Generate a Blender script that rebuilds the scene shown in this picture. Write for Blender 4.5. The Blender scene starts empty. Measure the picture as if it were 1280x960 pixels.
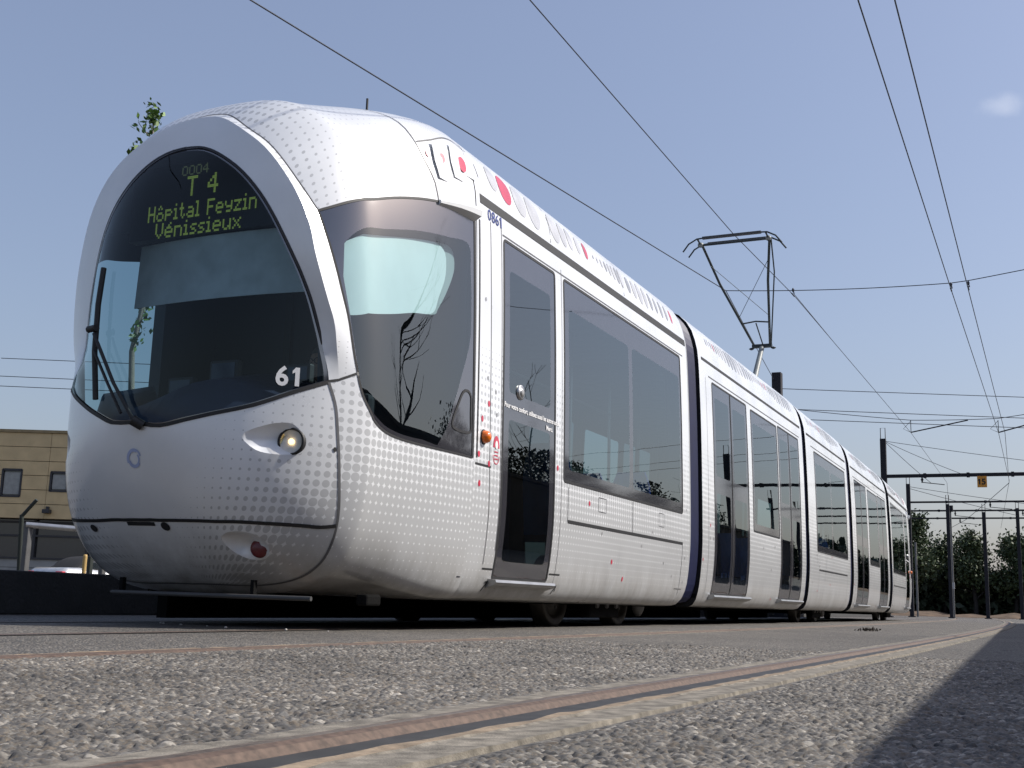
import bpy, bmesh, math, random
import numpy as np
from mathutils import Vector, Matrix
from mathutils.geometry import delaunay_2d_cdt
R = math.radians
rng = np.random.default_rng(7)
random.seed(7)
sc = bpy.context.scene
COL = sc.collection

# ------------------------------------------------------------------ camera, sky, sun, exposure
cam_d = bpy.data.cameras.new('camera')
cam = bpy.data.objects.new('camera', cam_d)
COL.objects.link(cam)
CAM = np.array([4.8131, -4.7027, 0.202])
YAW, PITCH, ROLL = 0.4414, 0.1831, 0.0293
fw = Vector((-math.sin(YAW) * math.cos(PITCH), math.cos(YAW) * math.cos(PITCH), math.sin(PITCH)))
rt = Vector((math.cos(YAW), math.sin(YAW), 0))
up = rt.cross(fw)
r2 = rt * math.cos(ROLL) + up * math.sin(ROLL)
u2 = -rt * math.sin(ROLL) + up * math.cos(ROLL)
M = Matrix((r2, u2, -fw)).transposed().to_4x4()
M.translation = Vector(CAM)
cam.matrix_world = M
cam_d.sensor_width = 36
cam_d.lens = 1467.8 * 36 / 1280
cam_d.clip_start = 0.05
cam_d.clip_end = 3000
sc.camera = cam

SUN = Vector((0.64, 0.38, 0.67)).normalized()
world = bpy.data.worlds.new('World')
sc.world = world
world.use_nodes = True
wn = world.node_tree
bg = wn.nodes['Background']
sky = wn.nodes.new('ShaderNodeTexSky')
sky.sky_type = 'NISHITA'
sky.sun_disc = False
sky.sun_elevation = math.asin(SUN.z)
sky.sun_rotation = math.atan2(SUN.x, SUN.y)
sky.altitude = 200
sky.air_density = 1.3
sky.dust_density = 3.0
sky.ozone_density = 3.0
# spring haze turns the blue a little violet; one small fair-weather cloud high on the right
tint = wn.nodes.new('ShaderNodeMix'); tint.data_type = 'RGBA'; tint.blend_type = 'MULTIPLY'; tint.inputs[0].default_value = 1
tint.inputs[7].default_value = (1.0, .945, .99, 1)
haze_ = wn.nodes.new('ShaderNodeMix'); haze_.data_type = 'RGBA'; haze_.inputs[0].default_value = .30; haze_.inputs[7].default_value = (2.85, 3.35, 4.25, 1)
wn.links.new(sky.outputs[0], haze_.inputs[6])
wn.links.new(haze_.outputs[2], tint.inputs[6])
def wnode(t, **k):
    n = wn.nodes.new(t)
    for a, b in k.items(): setattr(n, a, b)
    return n
wtc = wnode('ShaderNodeTexCoord')
cdir = (fw + r2 * ((1252 - 640) / 1467.8) - u2 * ((132 - 480) / 1467.8)).normalized()
wnz = wnode('ShaderNodeTexNoise'); wnz.inputs['Scale'].default_value = 55; wnz.inputs['Detail'].default_value = 6; wn.links.new(wtc.outputs['Generated'], wnz.inputs['Vector'])
sub = wnode('ShaderNodeVectorMath', operation='SUBTRACT'); wn.links.new(wtc.outputs['Generated'], sub.inputs[0]); sub.inputs[1].default_value = cdir
sc_ = wnode('ShaderNodeVectorMath', operation='MULTIPLY'); wn.links.new(sub.outputs[0], sc_.inputs[0]); sc_.inputs[1].default_value = (1, 1, 1.5)
ln = wnode('ShaderNodeVectorMath', operation='LENGTH'); wn.links.new(sc_.outputs[0], ln.inputs[0])
ad = wnode('ShaderNodeMath', operation='MULTIPLY_ADD'); wn.links.new(wnz.outputs[0], ad.inputs[0]); ad.inputs[1].default_value = .022; wn.links.new(ln.outputs[1], ad.inputs[2])
cm = wnode('ShaderNodeMapRange'); cm.interpolation_type = 'SMOOTHSTEP'; cm.inputs['From Min'].default_value = .030; cm.inputs['From Max'].default_value = .012; cm.inputs['To Max'].default_value = .16
wn.links.new(ad.outputs[0], cm.inputs['Value'])
cl_ = wnode('ShaderNodeMix'); cl_.data_type = 'RGBA'; wn.links.new(cm.outputs[0], cl_.inputs[0]); wn.links.new(tint.outputs[2], cl_.inputs[6]); cl_.inputs[7].default_value = (9, 9, 9.2, 1)
wn.links.new(cl_.outputs[2], bg.inputs[0])
bg.inputs[1].default_value = 0.110
sun_d = bpy.data.lights.new('sun', 'SUN')
sun_d.energy = 4.2
sun_d.angle = R(0.5)
sun_d.color = (1, .955, .88)
sun = bpy.data.objects.new('sun', sun_d)
COL.objects.link(sun)
sun.rotation_euler = SUN.to_track_quat('Z', 'Y').to_euler()
sun.location = (20, 10, 30)
sc.view_settings.view_transform = 'Standard'
sc.view_settings.look = 'None'
sc.view_settings.gamma = 1
sc.view_settings.exposure = 0.38
sc.cycles.max_bounces = 8
sc.cycles.transparent_max_bounces = 16
sc.cycles.caustics_reflective = False
sc.cycles.caustics_refractive = False

# ------------------------------------------------------------------ materials
MATS = {}
def nodes_of(name):
    m = bpy.data.materials.new(name)
    m.use_nodes = True
    nt = m.node_tree
    return m, nt, nt.nodes['Principled BSDF']
def pmat(name, col, rough=.5, metal=0., var=.15, scale=6., bump=0., bscale=80., ior=1.5, coat=0., emit=None, estr=0.):
    if name in MATS: return MATS[name]
    m, nt, b = nodes_of(name)
    L = nt.links.new
    tc = nt.nodes.new('ShaderNodeTexCoord')
    n = nt.nodes.new('ShaderNodeTexNoise'); n.inputs['Scale'].default_value = scale; n.inputs['Detail'].default_value = 6
    L(tc.outputs['Object'], n.inputs['Vector'])
    r = nt.nodes.new('ShaderNodeValToRGB')
    a, c = [max(0, x * (1 - var)) for x in col], [min(1, x * (1 + var)) for x in col]
    r.color_ramp.elements[0].color = (*a, 1); r.color_ramp.elements[1].color = (*c, 1)
    r.color_ramp.elements[0].position = .3; r.color_ramp.elements[1].position = .7
    L(n.outputs[0], r.inputs[0]); L(r.outputs[0], b.inputs['Base Color'])
    b.inputs['Roughness'].default_value = rough
    b.inputs['Metallic'].default_value = metal
    b.inputs['IOR'].default_value = ior
    b.inputs['Coat Weight'].default_value = coat
    if bump:
        n2 = nt.nodes.new('ShaderNodeTexNoise'); n2.inputs['Scale'].default_value = bscale; n2.inputs['Detail'].default_value = 4
        L(tc.outputs['Object'], n2.inputs['Vector'])
        bp = nt.nodes.new('ShaderNodeBump'); bp.inputs['Strength'].default_value = bump; bp.inputs['Distance'].default_value = .02
        L(n2.outputs[0], bp.inputs['Height']); L(bp.outputs[0], b.inputs['Normal'])
    if emit:
        b.inputs['Emission Color'].default_value = (*emit, 1); b.inputs['Emission Strength'].default_value = estr
    MATS[name] = m
    return m

def paint_mat(name, base, dot, rough, pitch=.054):
    """pearl-white bodywork with a printed halftone of grey dots (dot radius stored per vertex), plain grey lining on the inside"""
    m, nt, b = nodes_of(name); L = nt.links.new; N = nt.nodes.new
    uv = N('ShaderNodeUVMap'); uv.uv_map = 'UVMap'
    sep = N('ShaderNodeSeparateXYZ'); L(uv.outputs[0], sep.inputs[0])
    def math_(op, a, bb=None):
        n = N('ShaderNodeMath'); n.operation = op
        for i, x in enumerate((a, bb)):
            if x is None: continue
            if isinstance(x, (int, float)): n.inputs[i].default_value = x
            else: L(x, n.inputs[i])
        return n.outputs[0]
    fx = math_('SUBTRACT', math_('FRACT', math_('DIVIDE', sep.outputs[0], pitch)), .5)
    fy = math_('SUBTRACT', math_('FRACT', math_('DIVIDE', sep.outputs[1], pitch)), .5)
    d = math_('SQRT', math_('ADD', math_('MULTIPLY', fx, fx), math_('MULTIPLY', fy, fy)))
    at = N('ShaderNodeAttribute'); at.attribute_name = 'dotr'
    e = math_('DIVIDE', math_('SUBTRACT', at.outputs['Fac'], d), .05)
    cl = N('ShaderNodeClamp'); L(e, cl.inputs[0])
    tc = N('ShaderNodeTexCoord')
    no = N('ShaderNodeTexNoise'); no.inputs['Scale'].default_value = 1.7; no.inputs['Detail'].default_value = 8; L(tc.outputs['Object'], no.inputs['Vector'])
    rp = N('ShaderNodeValToRGB'); rp.color_ramp.elements[0].position = .25; rp.color_ramp.elements[1].position = .6
    rp.color_ramp.elements[0].color = (*[x * .88 for x in base], 1); rp.color_ramp.elements[1].color = (*base, 1)
    L(no.outputs[0], rp.inputs[0])
    mx = N('ShaderNodeMix'); mx.data_type = 'RGBA'
    L(cl.outputs[0], mx.inputs[0]); L(rp.outputs[0], mx.inputs[6]); mx.inputs[7].default_value = (*dot, 1)
    geo = N('ShaderNodeNewGeometry')
    m2 = N('ShaderNodeMix'); m2.data_type = 'RGBA'
    L(geo.outputs['Backfacing'], m2.inputs[0]); L(mx.outputs[2], m2.inputs[6]); m2.inputs[7].default_value = (.2, .21, .22, 1)
    sz = N('ShaderNodeSeparateXYZ'); L(tc.outputs['Object'], sz.inputs[0])
    nd = N('ShaderNodeTexNoise'); nd.inputs['Scale'].default_value = 5; nd.inputs['Detail'].default_value = 8; nd.inputs['Roughness'].default_value = .7
    mpn = N('ShaderNodeMapping'); mpn.inputs['Scale'].default_value = (1, 1, .25); L(tc.outputs['Object'], mpn.inputs['Vector']); L(mpn.outputs[0], nd.inputs['Vector'])
    zr = N('ShaderNodeMapRange'); zr.inputs['From Min'].default_value = .62; zr.inputs['From Max'].default_value = .18; zr.inputs['To Min'].default_value = 0; zr.inputs['To Max'].default_value = .75; L(sz.outputs[2], zr.inputs[0])
    nr = N('ShaderNodeMapRange'); nr.inputs['From Min'].default_value = .32; nr.inputs['From Max'].default_value = .68; L(nd.outputs[0], nr.inputs[0])
    dm_ = math_('ADD', math_('MULTIPLY', zr.outputs[0], nr.outputs[0]), math_('MULTIPLY', nr.outputs[0], .05))
    m3 = N('ShaderNodeMix'); m3.data_type = 'RGBA'; L(dm_, m3.inputs[0]); L(m2.outputs[2], m3.inputs[6]); m3.inputs[7].default_value = (.20, .185, .165, 1)
    L(m3.outputs[2], b.inputs['Base Color'])
    rr = N('ShaderNodeMapRange'); rr.inputs['To Min'].default_value = rough * .75; rr.inputs['To Max'].default_value = rough * 1.3
    L(no.outputs[0], rr.inputs[0]); L(rr.outputs[0], b.inputs['Roughness'])
    b.inputs['Metallic'].default_value = .12
    b.inputs['Coat Weight'].default_value = .5
    b.inputs['Coat Roughness'].default_value = .08
    MATS[name] = m
    return m

def glass_mat(name, tint, ior, rough=0.):
    m = bpy.data.materials.new(name); m.use_nodes = True
    nt = m.node_tree; nt.nodes.clear(); N = nt.nodes.new; L = nt.links.new
    out = N('ShaderNodeOutputMaterial'); mix = N('ShaderNodeMixShader'); t = N('ShaderNodeBsdfTransparent'); g = N('ShaderNodeBsdfGlossy')
    f = N('ShaderNodeFresnel'); f.inputs[0].default_value = ior
    t.inputs[0].default_value = (*tint, 1); g.inputs[0].default_value = (.90, .97, .97, 1); g.inputs['Roughness'].default_value = rough
    tc = N('ShaderNodeTexCoord'); n = N('ShaderNodeTexNoise'); n.inputs['Scale'].default_value = 1.1; n.inputs['Detail'].default_value = 1
    bp = N('ShaderNodeBump'); bp.inputs['Strength'].default_value = .03; bp.inputs['Distance'].default_value = .05
    L(tc.outputs['Object'], n.inputs['Vector']); L(n.outputs[0], bp.inputs['Height']); L(bp.outputs[0], g.inputs['Normal'])
    geo = N('ShaderNodeNewGeometry')
    mm = N('ShaderNodeMath'); mm.operation = 'MULTIPLY'; inv = N('ShaderNodeMath'); inv.operation = 'SUBTRACT'; inv.inputs[0].default_value = 1
    L(geo.outputs['Backfacing'], inv.inputs[1]); L(f.outputs[0], mm.inputs[0]); L(inv.outputs[0], mm.inputs[1])
    L(mm.outputs[0], mix.inputs[0]); L(t.outputs[0], mix.inputs[1]); L(g.outputs[0], mix.inputs[2]); L(mix.outputs[0], out.inputs[0])
    MATS[name] = m
    return m

WHITE = (.79, .805, .82)
M_paint = paint_mat('pearl_paint', WHITE, (.50, .51, .52), .30)
M_glass = glass_mat('tinted_glass', (.42, .53, .53), 2.4)
M_cabg = glass_mat('cab_glass', (.62, .76, .77), 2.0)
M_doorg = glass_mat('door_glass', (.19, .25, .26), 2.2)
M_wind = glass_mat('windscreen_glass', (.54, .64, .68), 1.38)
M_frit = pmat('black_frit', (.035, .035, .042), .06, ior=2.5, var=.05)
M_black = pmat('black_rubber', (.012, .012, .013), .6)
M_dark = pmat('dark_underframe', (.010, .010, .010), .95, bump=.2, ior=1.15)
M_seal = pmat('grey_seal', (.10, .10, .105), .5)
M_navy = pmat('navy_bellows', (.012, .018, .075), .55)
M_grey = pmat('light_grey_rib', (.34, .35, .36), .45)
M_alu = pmat('brushed_aluminium', (.42, .42, .42), .38, metal=.9)
M_disc = pmat('grey_print', (.50, .50, .51), .35, coat=.5)
M_disc2 = pmat('dark_grey_print', (.30, .30, .31), .35, coat=.5)
M_red = pmat('red_print', (.55, .03, .07), .35, coat=.5)
M_whitep = pmat('plain_white_paint', WHITE, .3, coat=.5, var=.05)
M_wtext = pmat('white_lettering', (.75, .75, .75), .5, var=.03)

# ------------------------------------------------------------------ object helpers
def tag(o, label=None, cat=None, group=None, kind=None):
    for k, v in (('label', label), ('category', cat), ('group', group), ('kind', kind)):
        if v: o[k] = v
    return o
def empty(name, loc=(0, 0, 0), rz=0, parent=None):
    o = bpy.data.objects.new(name, None); COL.objects.link(o)
    o.location = loc; o.rotation_euler = (0, 0, rz); o.empty_display_size = .2
    if parent: o.parent = parent
    return o
def link_mesh(name, me, parent=None):
    o = bpy.data.objects.new(name, me); COL.objects.link(o)
    if parent: o.parent = parent
    return o
def numerals(txt, size, mx, bold=0.):
    """digits with a flagged 1"""
    V, F, x = [], [], 0.
    for ch in txt:
        if ch == '1':
            h = size * .70; w = size * (.105 + bold * 4); st = [(.30, -.5), (.30, .5), (.30 - .16, .5), (.02, .30), (.02, .16), (.30 - .17, .24), (.30 - .17, -.5)]
            v = [(x + a * size * .95 + .02 * size, b * h, 0) for a, b in st]; f = [[0, 1, 2, 5, 6], [2, 3, 4, 5]]; adv = size * .46
        else:
            v, f = text_mesh(ch, size, None, Matrix.Identity(4), align='LEFT', bold=bold); x0 = min(p.x for p in v); x1 = max(p.x for p in v); v = [(p.x - x0 + x, p.y, p.z) for p in v]; y0 = min(p[1] for p in v); y1 = max(p[1] for p in v); v = [(a, b - (y0 + y1) / 2, c) for a, b, c in v]; adv = x1 - x0 + size * .10
        o = len(V); V += v; F += [[i + o for i in g] for g in f]; x += adv
    return [mx @ Vector((a - x / 2, b, c)) for a, b, c in V], F
class MB:
    """collects polygons of several shapes into one mesh"""
    def __init__(s): s.v = []; s.f = []; s.m = []; s.mats = []; s.sm = []
    def mi(s, mat):
        if mat not in s.mats: s.mats.append(mat)
        return s.mats.index(mat)
    def add(s, V, F, mat, smooth=False):
        o = len(s.v); k = s.mi(mat)
        s.v += [tuple(float(c) for c in p) for p in V]
        for f in F: s.f.append([int(i) + o for i in f]); s.m.append(k); s.sm.append(smooth)
        return s
    def box(s, x0, x1, y0, y1, z0, z1, mat, bev=0.):
        if bev:
            bm = bmesh.new(); bmesh.ops.create_cube(bm, size=1)
            for v in bm.verts: v.co = Vector((x0 + (v.co.x + .5) * (x1 - x0), y0 + (v.co.y + .5) * (y1 - y0), z0 + (v.co.z + .5) * (z1 - z0)))
            bmesh.ops.bevel(bm, geom=bm.edges[:], offset=bev, segments=2, affect='EDGES', profile=.5)
            bm.verts.index_update(); V = [v.co[:] for v in bm.verts]; F = [[v.index for v in f.verts] for f in bm.faces]; bm.free()
            return s.add(V, F, mat, False)
        V = [(x, y, z) for x in (x0, x1) for y in (y0, y1) for z in (z0, z1)]
        return s.add(V, [(0, 1, 3, 2), (4, 6, 7, 5), (0, 4, 5, 1), (2, 3, 7, 6), (0, 2, 6, 4), (1, 5, 7, 3)], mat)
    def tube(s, pts, r, mat, n=8, cap=True, r1=None):
        pts = [Vector(p) for p in pts]; V = []; F = []; a = None
        for i, p in enumerate(pts):
            t = (pts[min(i + 1, len(pts) - 1)] - pts[max(i - 1, 0)]).normalized()
            if a is None:
                a = t.cross(Vector((0, 0, 1)));
                if a.length < .1: a = t.cross(Vector((0, 1, 0)))
            a = (a - t * a.dot(t)).normalized(); b = t.cross(a)
            rr = r if r1 is None else r + (r1 - r) * i / (len(pts) - 1)
            if isinstance(r, (list, tuple)): rr = r[i]
            for k in range(n): V.append(p + (a * math.cos(2 * math.pi * k / n) + b * math.sin(2 * math.pi * k / n)) * rr)
        for i in range(len(pts) - 1):
            for k in range(n): F.append((i * n + k, i * n + (k + 1) % n, (i + 1) * n + (k + 1) % n, (i + 1) * n + k))
        s.add(V, F, mat, True)
        if cap:
            s.add(V[:n], [list(range(n))[::-1]], mat); s.add(V[-n:], [list(range(n))], mat)
        return s
    def lathe(s, prof, mat, mx=Matrix.Identity(4), n=32):
        V = [mx @ Vector((r * math.cos(2 * math.pi * k / n), r * math.sin(2 * math.pi * k / n), z)) for r, z in prof for k in range(n)]
        F = [(i * n + k, i * n + (k + 1) % n, (i + 1) * n + (k + 1) % n, (i + 1) * n + k) for i in range(len(prof) - 1) for k in range(n)]
        return s.add(V, F, mat, True)
    def prism(s, poly, ax, a0, a1, mat, smooth=False):
        """poly: list of 2D points in the plane normal to axis ax, extruded a0..a1"""
        def P(p, a): return {'x': (a, p[0], p[1]), 'y': (p[0], a, p[1]), 'z': (p[0], p[1], a)}[ax]
        n = len(poly); V = [P(p, a0) for p in poly] + [P(p, a1) for p in poly]
        s.add(V, [(k, (k + 1) % n, n + (k + 1) % n, n + k) for k in range(n)], mat, smooth)
        return s.add(V, [list(range(n))[::-1], list(range(n, 2 * n))], mat)
    def build(s, name, parent=None, fixn=True):
        me = bpy.data.meshes.new(name); me.from_pydata(s.v, [], s.f)
        for m in s.mats: me.materials.append(m)
        me.polygons.foreach_set('material_index', s.m); me.polygons.foreach_set('use_smooth', s.sm)
        if fixn:
            bm = bmesh.new(); bm.from_mesh(me); bmesh.ops.recalc_face_normals(bm, faces=bm.faces[:]); bm.to_mesh(me); bm.free()
        me.update()
        return link_mesh(name, me, parent)

def text_mesh(txt, size, mat, mx, extrude=.0006, align='CENTER', shear=0., bold=0.):
    cu = bpy.data.curves.new('lettering', 'FONT'); cu.body = txt; cu.size = size; cu.extrude = extrude; cu.align_x = align; cu.align_y = 'CENTER'; cu.shear = shear; cu.offset = bold
    cu.resolution_u = 3
    o = bpy.data.objects.new('lettering', cu); COL.objects.link(o)
    dg = bpy.context.evaluated_depsgraph_get()
    me = bpy.data.meshes.new_from_object(o.evaluated_get(dg))
    V = [mx @ v.co for v in me.vertices]; F = [list(p.vertices) for p in me.polygons]
    bpy.data.objects.remove(o); bpy.data.curves.remove(cu); bpy.data.meshes.remove(me)
    return V, F

# ------------------------------------------------------------------ 2D helpers
def dist_poly(P, line):
    P = np.asarray(P, float); A = np.asarray(line[:-1], float); B = np.asarray(line[1:], float)
    out = np.full(len(P), 1e9)
    for a, b in zip(A, B):
        ab = b - a; t = np.clip(((P - a) @ ab) / max(ab @ ab, 1e-12), 0, 1)
        out = np.minimum(out, np.hypot(*(P - a - t[:, None] * ab).T))
    return out
def pip(P, poly):
    P = np.asarray(P, float); poly = np.asarray(poly, float); x, y = P.T; ins = np.zeros(len(P), bool)
    j = len(poly) - 1
    for i in range(len(poly)):
        xi, yi = poly[i]; xj, yj = poly[j]
        if yi != yj:
            c = ((yi > y) != (yj > y)) & (x < (xj - xi) * (y - yi) / (yj - yi) + xi); ins ^= c
        j = i
    return ins
def resample(line, step):
    line = np.asarray(line, float); d = np.hypot(*np.diff(line, axis=0).T); s = np.concatenate([[0], np.cumsum(d)])
    n = max(1, int(round(s[-1] / step)))
    # keep corners: resample each segment on its own
    out = [line[0]]
    for i in range(len(line) - 1):
        k = max(1, int(round(d[i] / step)))
        for j in range(1, k + 1): out.append(line[i] + (line[i + 1] - line[i]) * j / k)
    return np.array(out)
def smooth_line(pts, step, closed=False):
    """Catmull-Rom through the points"""
    p = np.asarray(pts, float); n = len(p); out = []
    for i in range(n - 1 + (1 if closed else 0)):
        g = lambda k: p[k % n] if closed else p[min(max(k, 0), n - 1)]
        a, b, c, d = g(i - 1), g(i), g(i + 1), g(i + 2)
        k = max(1, int(round(np.hypot(*(c - b)) / step)))
        for t in np.arange(k) / k:
            out.append(.5 * ((2 * b) + (c - a) * t + (2 * a - 5 * b + 4 * c - d) * t * t + (3 * b - a - 3 * c + d) * t ** 3))
    if not closed: out.append(p[-1])
    return np.array(out)
def rounded(y0, y1, z0, z1, r, n=5):
    out = []
    for cx, cy, a0 in ((y1 - r, z1 - r, 0), (y0 + r, z1 - r, 90), (y0 + r, z0 + r, 180), (y1 - r, z0 + r, 270)):
        for k in range(n + 1):
            a = R(a0 + 90 * k / n); out.append((cx + r * math.cos(a), cy + r * math.sin(a)))
    return np.array(out)
def cdt(loops, pts, gap):
    """loops: list of polylines used as constraints, pts: interior points. returns 2D verts and triangles"""
    V = []; E = []
    for l in loops:
        o = len(V); V += [tuple(p) for p in l]; E += [(o + i, o + i + 1) for i in range(len(l) - 1)]
    keep = np.ones(len(pts), bool)
    for l in loops: keep &= dist_poly(pts, l) > gap
    V += [tuple(p) for p in np.asarray(pts)[keep]]
    v, e, f, *_ = delaunay_2d_cdt([Vector((float(a), float(b))) for a, b in V], E, [], 0, 1e-5)
    v = np.array([(p.x, p.y) for p in v]); f = np.array([list(t) for t in f if len(t) == 3])
    a, b, c = v[f[:, 0]], v[f[:, 1]], v[f[:, 2]]
    ar = (b[:, 0] - a[:, 0]) * (c[:, 1] - a[:, 1]) - (b[:, 1] - a[:, 1]) * (c[:, 0] - a[:, 0])
    f[ar < 0] = f[ar < 0][:, ::-1]
    return v, f[np.abs(ar) > 1e-9]
def surf_mesh(name, pieces, mats, parent):
    """pieces: list of dict(X verts, F faces, mi, uv, dot). one object"""
    Vs, Fs, mi, uvs, dots, o = [], [], [], [], [], 0
    for p in pieces:
        F = np.asarray(p['F']); used = np.unique(F); mp = np.zeros(used.max() + 1, int); mp[used] = np.arange(len(used))
        Vs.append(p['X'][used]); Fs.append(mp[F] + o); mi += [p.get('mi', 0)] * len(F)
        uvs.append(p['uv'][used] if 'uv' in p else np.zeros((len(used), 2))); dots.append(p['dot'][used] if 'dot' in p else np.zeros(len(used)))
        o += len(used)
    V = np.concatenate(Vs); F = np.concatenate(Fs); UV = np.concatenate(uvs); D = np.concatenate(dots)
    me = bpy.data.meshes.new(name); me.from_pydata(V.tolist(), [], F.tolist())
    for m in mats: me.materials.append(m)
    me.polygons.foreach_set('material_index', mi); me.polygons.foreach_set('use_smooth', [True] * len(F))
    ul = me.uv_layers.new(name='UVMap'); li = np.zeros(len(me.loops), int); me.loops.foreach_get('vertex_index', li)
    ul.data.foreach_set('uv', UV[li].astype(np.float32).ravel())
    at = me.attributes.new('dotr', 'FLOAT', 'POINT'); at.data.foreach_set('value', D.astype(np.float32))
    me.update()
    if all('N' in p for p in pieces):
        NN = np.concatenate([p['N'][np.unique(np.asarray(p['F']))] for p in pieces]); me.normals_split_custom_set_from_vertices([tuple(n) for n in NN])
    return link_mesh(name, me, parent)

# ------------------------------------------------------------------ tram body shape
def sm(a): a = np.clip(a, 0, 1); return a * a * (3 - 2 * a)
ZC = 1.35
BODY = smooth_line([(0, .2), (.5, .2), (.95, .2), (1.07, .222), (1.13, .3), (1.17, .45), (1.2, .75), (1.207, 1.05), (1.202, 1.6), (1.19, 2.2), (1.17, 2.75), (1.157, 2.96), (1.15, 3.03),
                    (1.127, 3.155), (1.043, 3.364), (.856, 3.531), (.47, 3.643), (0, 3.685)], .02)
_a = np.arctan2(BODY[:, 0], BODY[:, 1] - ZC); _r = np.hypot(BODY[:, 0], BODY[:, 1] - ZC); _o = np.argsort(_a)
def polar(th): return np.interp(th, _a[_o], _r[_o])
NP_ = dict(W=1.103, Ht=3.3, Hb=.197, pu=3.0, pl=3.67, D=.802, p=2.201, qq=1.469, k1=.017, s0=.402, mE=2.321, pw=-.05)
def egg(th):
    c, s = np.cos(th), np.abs(np.sin(th)); upz = c > 0
    h = np.where(upz, NP_['Ht'] - ZC, ZC - NP_['Hb']); e = np.where(upz, NP_['pu'], NP_['pl'])
    return (np.abs(s / NP_['W']) ** e + np.abs(c / h) ** e) ** (-1 / e)
def surf(pq):
    pq = np.asarray(pq, float); m = np.hypot(pq[:, 0], pq[:, 1]); th = np.arctan2(pq[:, 0], pq[:, 1])
    mm = np.clip(m, 0, 1)
    rho = np.sin(mm * np.pi / 2) ** (2 / NP_['p']); sd = NP_['D'] * (1 - np.clip(np.cos(mm * np.pi / 2), 0, 1) ** (2 / NP_['qq']))
    s = NP_['s0'] + sd + np.clip(m - 1, 0, 99)
    f = sm((s - NP_['s0'] - .5) / (NP_['mE'] - NP_['s0'] - .5))
    Rb = egg(th) * (1 - f) + polar(np.abs(th)) * f
    x = rho * Rb * np.sin(th); z = ZC + rho * Rb * np.cos(th)
    sh = np.where(z > 1, NP_['k1'] * (z - 1) + NP_['pw'] * np.clip(z - 1, 0, 9) ** 2, 0)
    return np.stack([x, s + sh * (1 - sm((s - NP_['s0']) / 2.4)) * (m < 2.1562), z], 1)
def surf_n(pq, e=.004):
    pq = np.asarray(pq, float)
    a = surf(pq + [e, 0]) - surf(pq - [e, 0]); b = surf(pq + [0, e]) - surf(pq - [0, e])
    n = np.cross(a, b); n /= np.maximum(np.linalg.norm(n, axis=1, keepdims=True), 1e-9)
    X = surf(pq); s = np.sign(((X - [0, 1.6, ZC]) * n).sum(1))
    return n * s[:, None]
YN = 2.36                                   # where the nose ends and the straight body begins
MN = 1 + YN - NP_['s0'] - NP_['D']

# straight body: arc-length parameter t from the skirt bottom
_i0 = np.argmin(np.abs(BODY[:, 0] - .9) + 9 * (BODY[:, 1] > .3))
PB = BODY[_i0:]; PT = np.concatenate([[0], np.cumsum(np.hypot(*np.diff(PB, axis=0).T))]); TMAX = PT[-1]
def t_of_z(z): return np.interp(z, PB[:, 1] + np.arange(len(PB)) * 1e-7, PT)
def body_xyz(yt, side=1):
    yt = np.asarray(yt, float)
    return np.stack([side * np.interp(yt[:, 1], PT, PB[:, 0]), yt[:, 0], np.interp(yt[:, 1], PT, PB[:, 1])], 1)
def body_n(yt, side=1):
    yt = np.asarray(yt, float); e = .02
    dx = np.interp(yt[:, 1] + e, PT, PB[:, 0]) - np.interp(yt[:, 1] - e, PT, PB[:, 0]); dz = np.interp(yt[:, 1] + e, PT, PB[:, 1]) - np.interp(yt[:, 1] - e, PT, PB[:, 1])
    n = np.stack([side * dz, 0 * dx, -dx], 1); return n / np.linalg.norm(n, axis=1, keepdims=True)
def ribbon(mb, X, Nn, w, mat, off=.002, closed=False):
    """a narrow strip lying on a surface along points X with normals Nn"""
    X = np.asarray(X); n = len(X)
    if closed: T = np.roll(X, -1, 0) - np.roll(X, 1, 0)
    else: T = np.gradient(X, axis=0)
    T /= np.maximum(np.linalg.norm(T, axis=1, keepdims=True), 1e-9)
    S = np.cross(T, Nn); S /= np.maximum(np.linalg.norm(S, axis=1, keepdims=True), 1e-9)
    A, B = X + Nn * off - S * w / 2, X + Nn * off + S * w / 2
    F = [(i, (i + 1) % n, n + (i + 1) % n, n + i) for i in range(n if closed else n - 1)]
    mb.add(np.concatenate([A, B]), F, mat, True)
def disc_on(mb, fmap, fnor, c, ra, rb, mat, off=.0025, n=20):
    """printed disc following the surface: centre c in surface coordinates, radii along both"""
    rings = [np.array([c])] + [np.array([(c[0] + ra * k * math.cos(a), c[1] + rb * k * math.sin(a)) for a in np.linspace(0, 2 * math.pi, n, endpoint=False)]) for k in (.5, 1)]
    P = np.concatenate(rings); X = fmap(P) + fnor(P) * off
    F = [(0, 1 + k, 1 + (k + 1) % n) for k in range(n)] + [(1 + k, 1 + n + k, 1 + n + (k + 1) % n, 1 + (k + 1) % n) for k in range(n)]
    mb.add(X, F, mat, True)

def side_dots(y, z):
    r = np.interp(z, [.2, .3, .45, .6, .75, .9, 1.05, 1.2, 1.5, 1.9, 2.1], [.74, .69, .65, .615, .58, .54, .49, .42, .34, .16, 0])
    return r

# ================================================================== THE TRAM
tram = empty('tram')
tag(tram, 'long white five-section tram with a rounded dark-windowed nose and grey dot pattern', 'tram')

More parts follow.
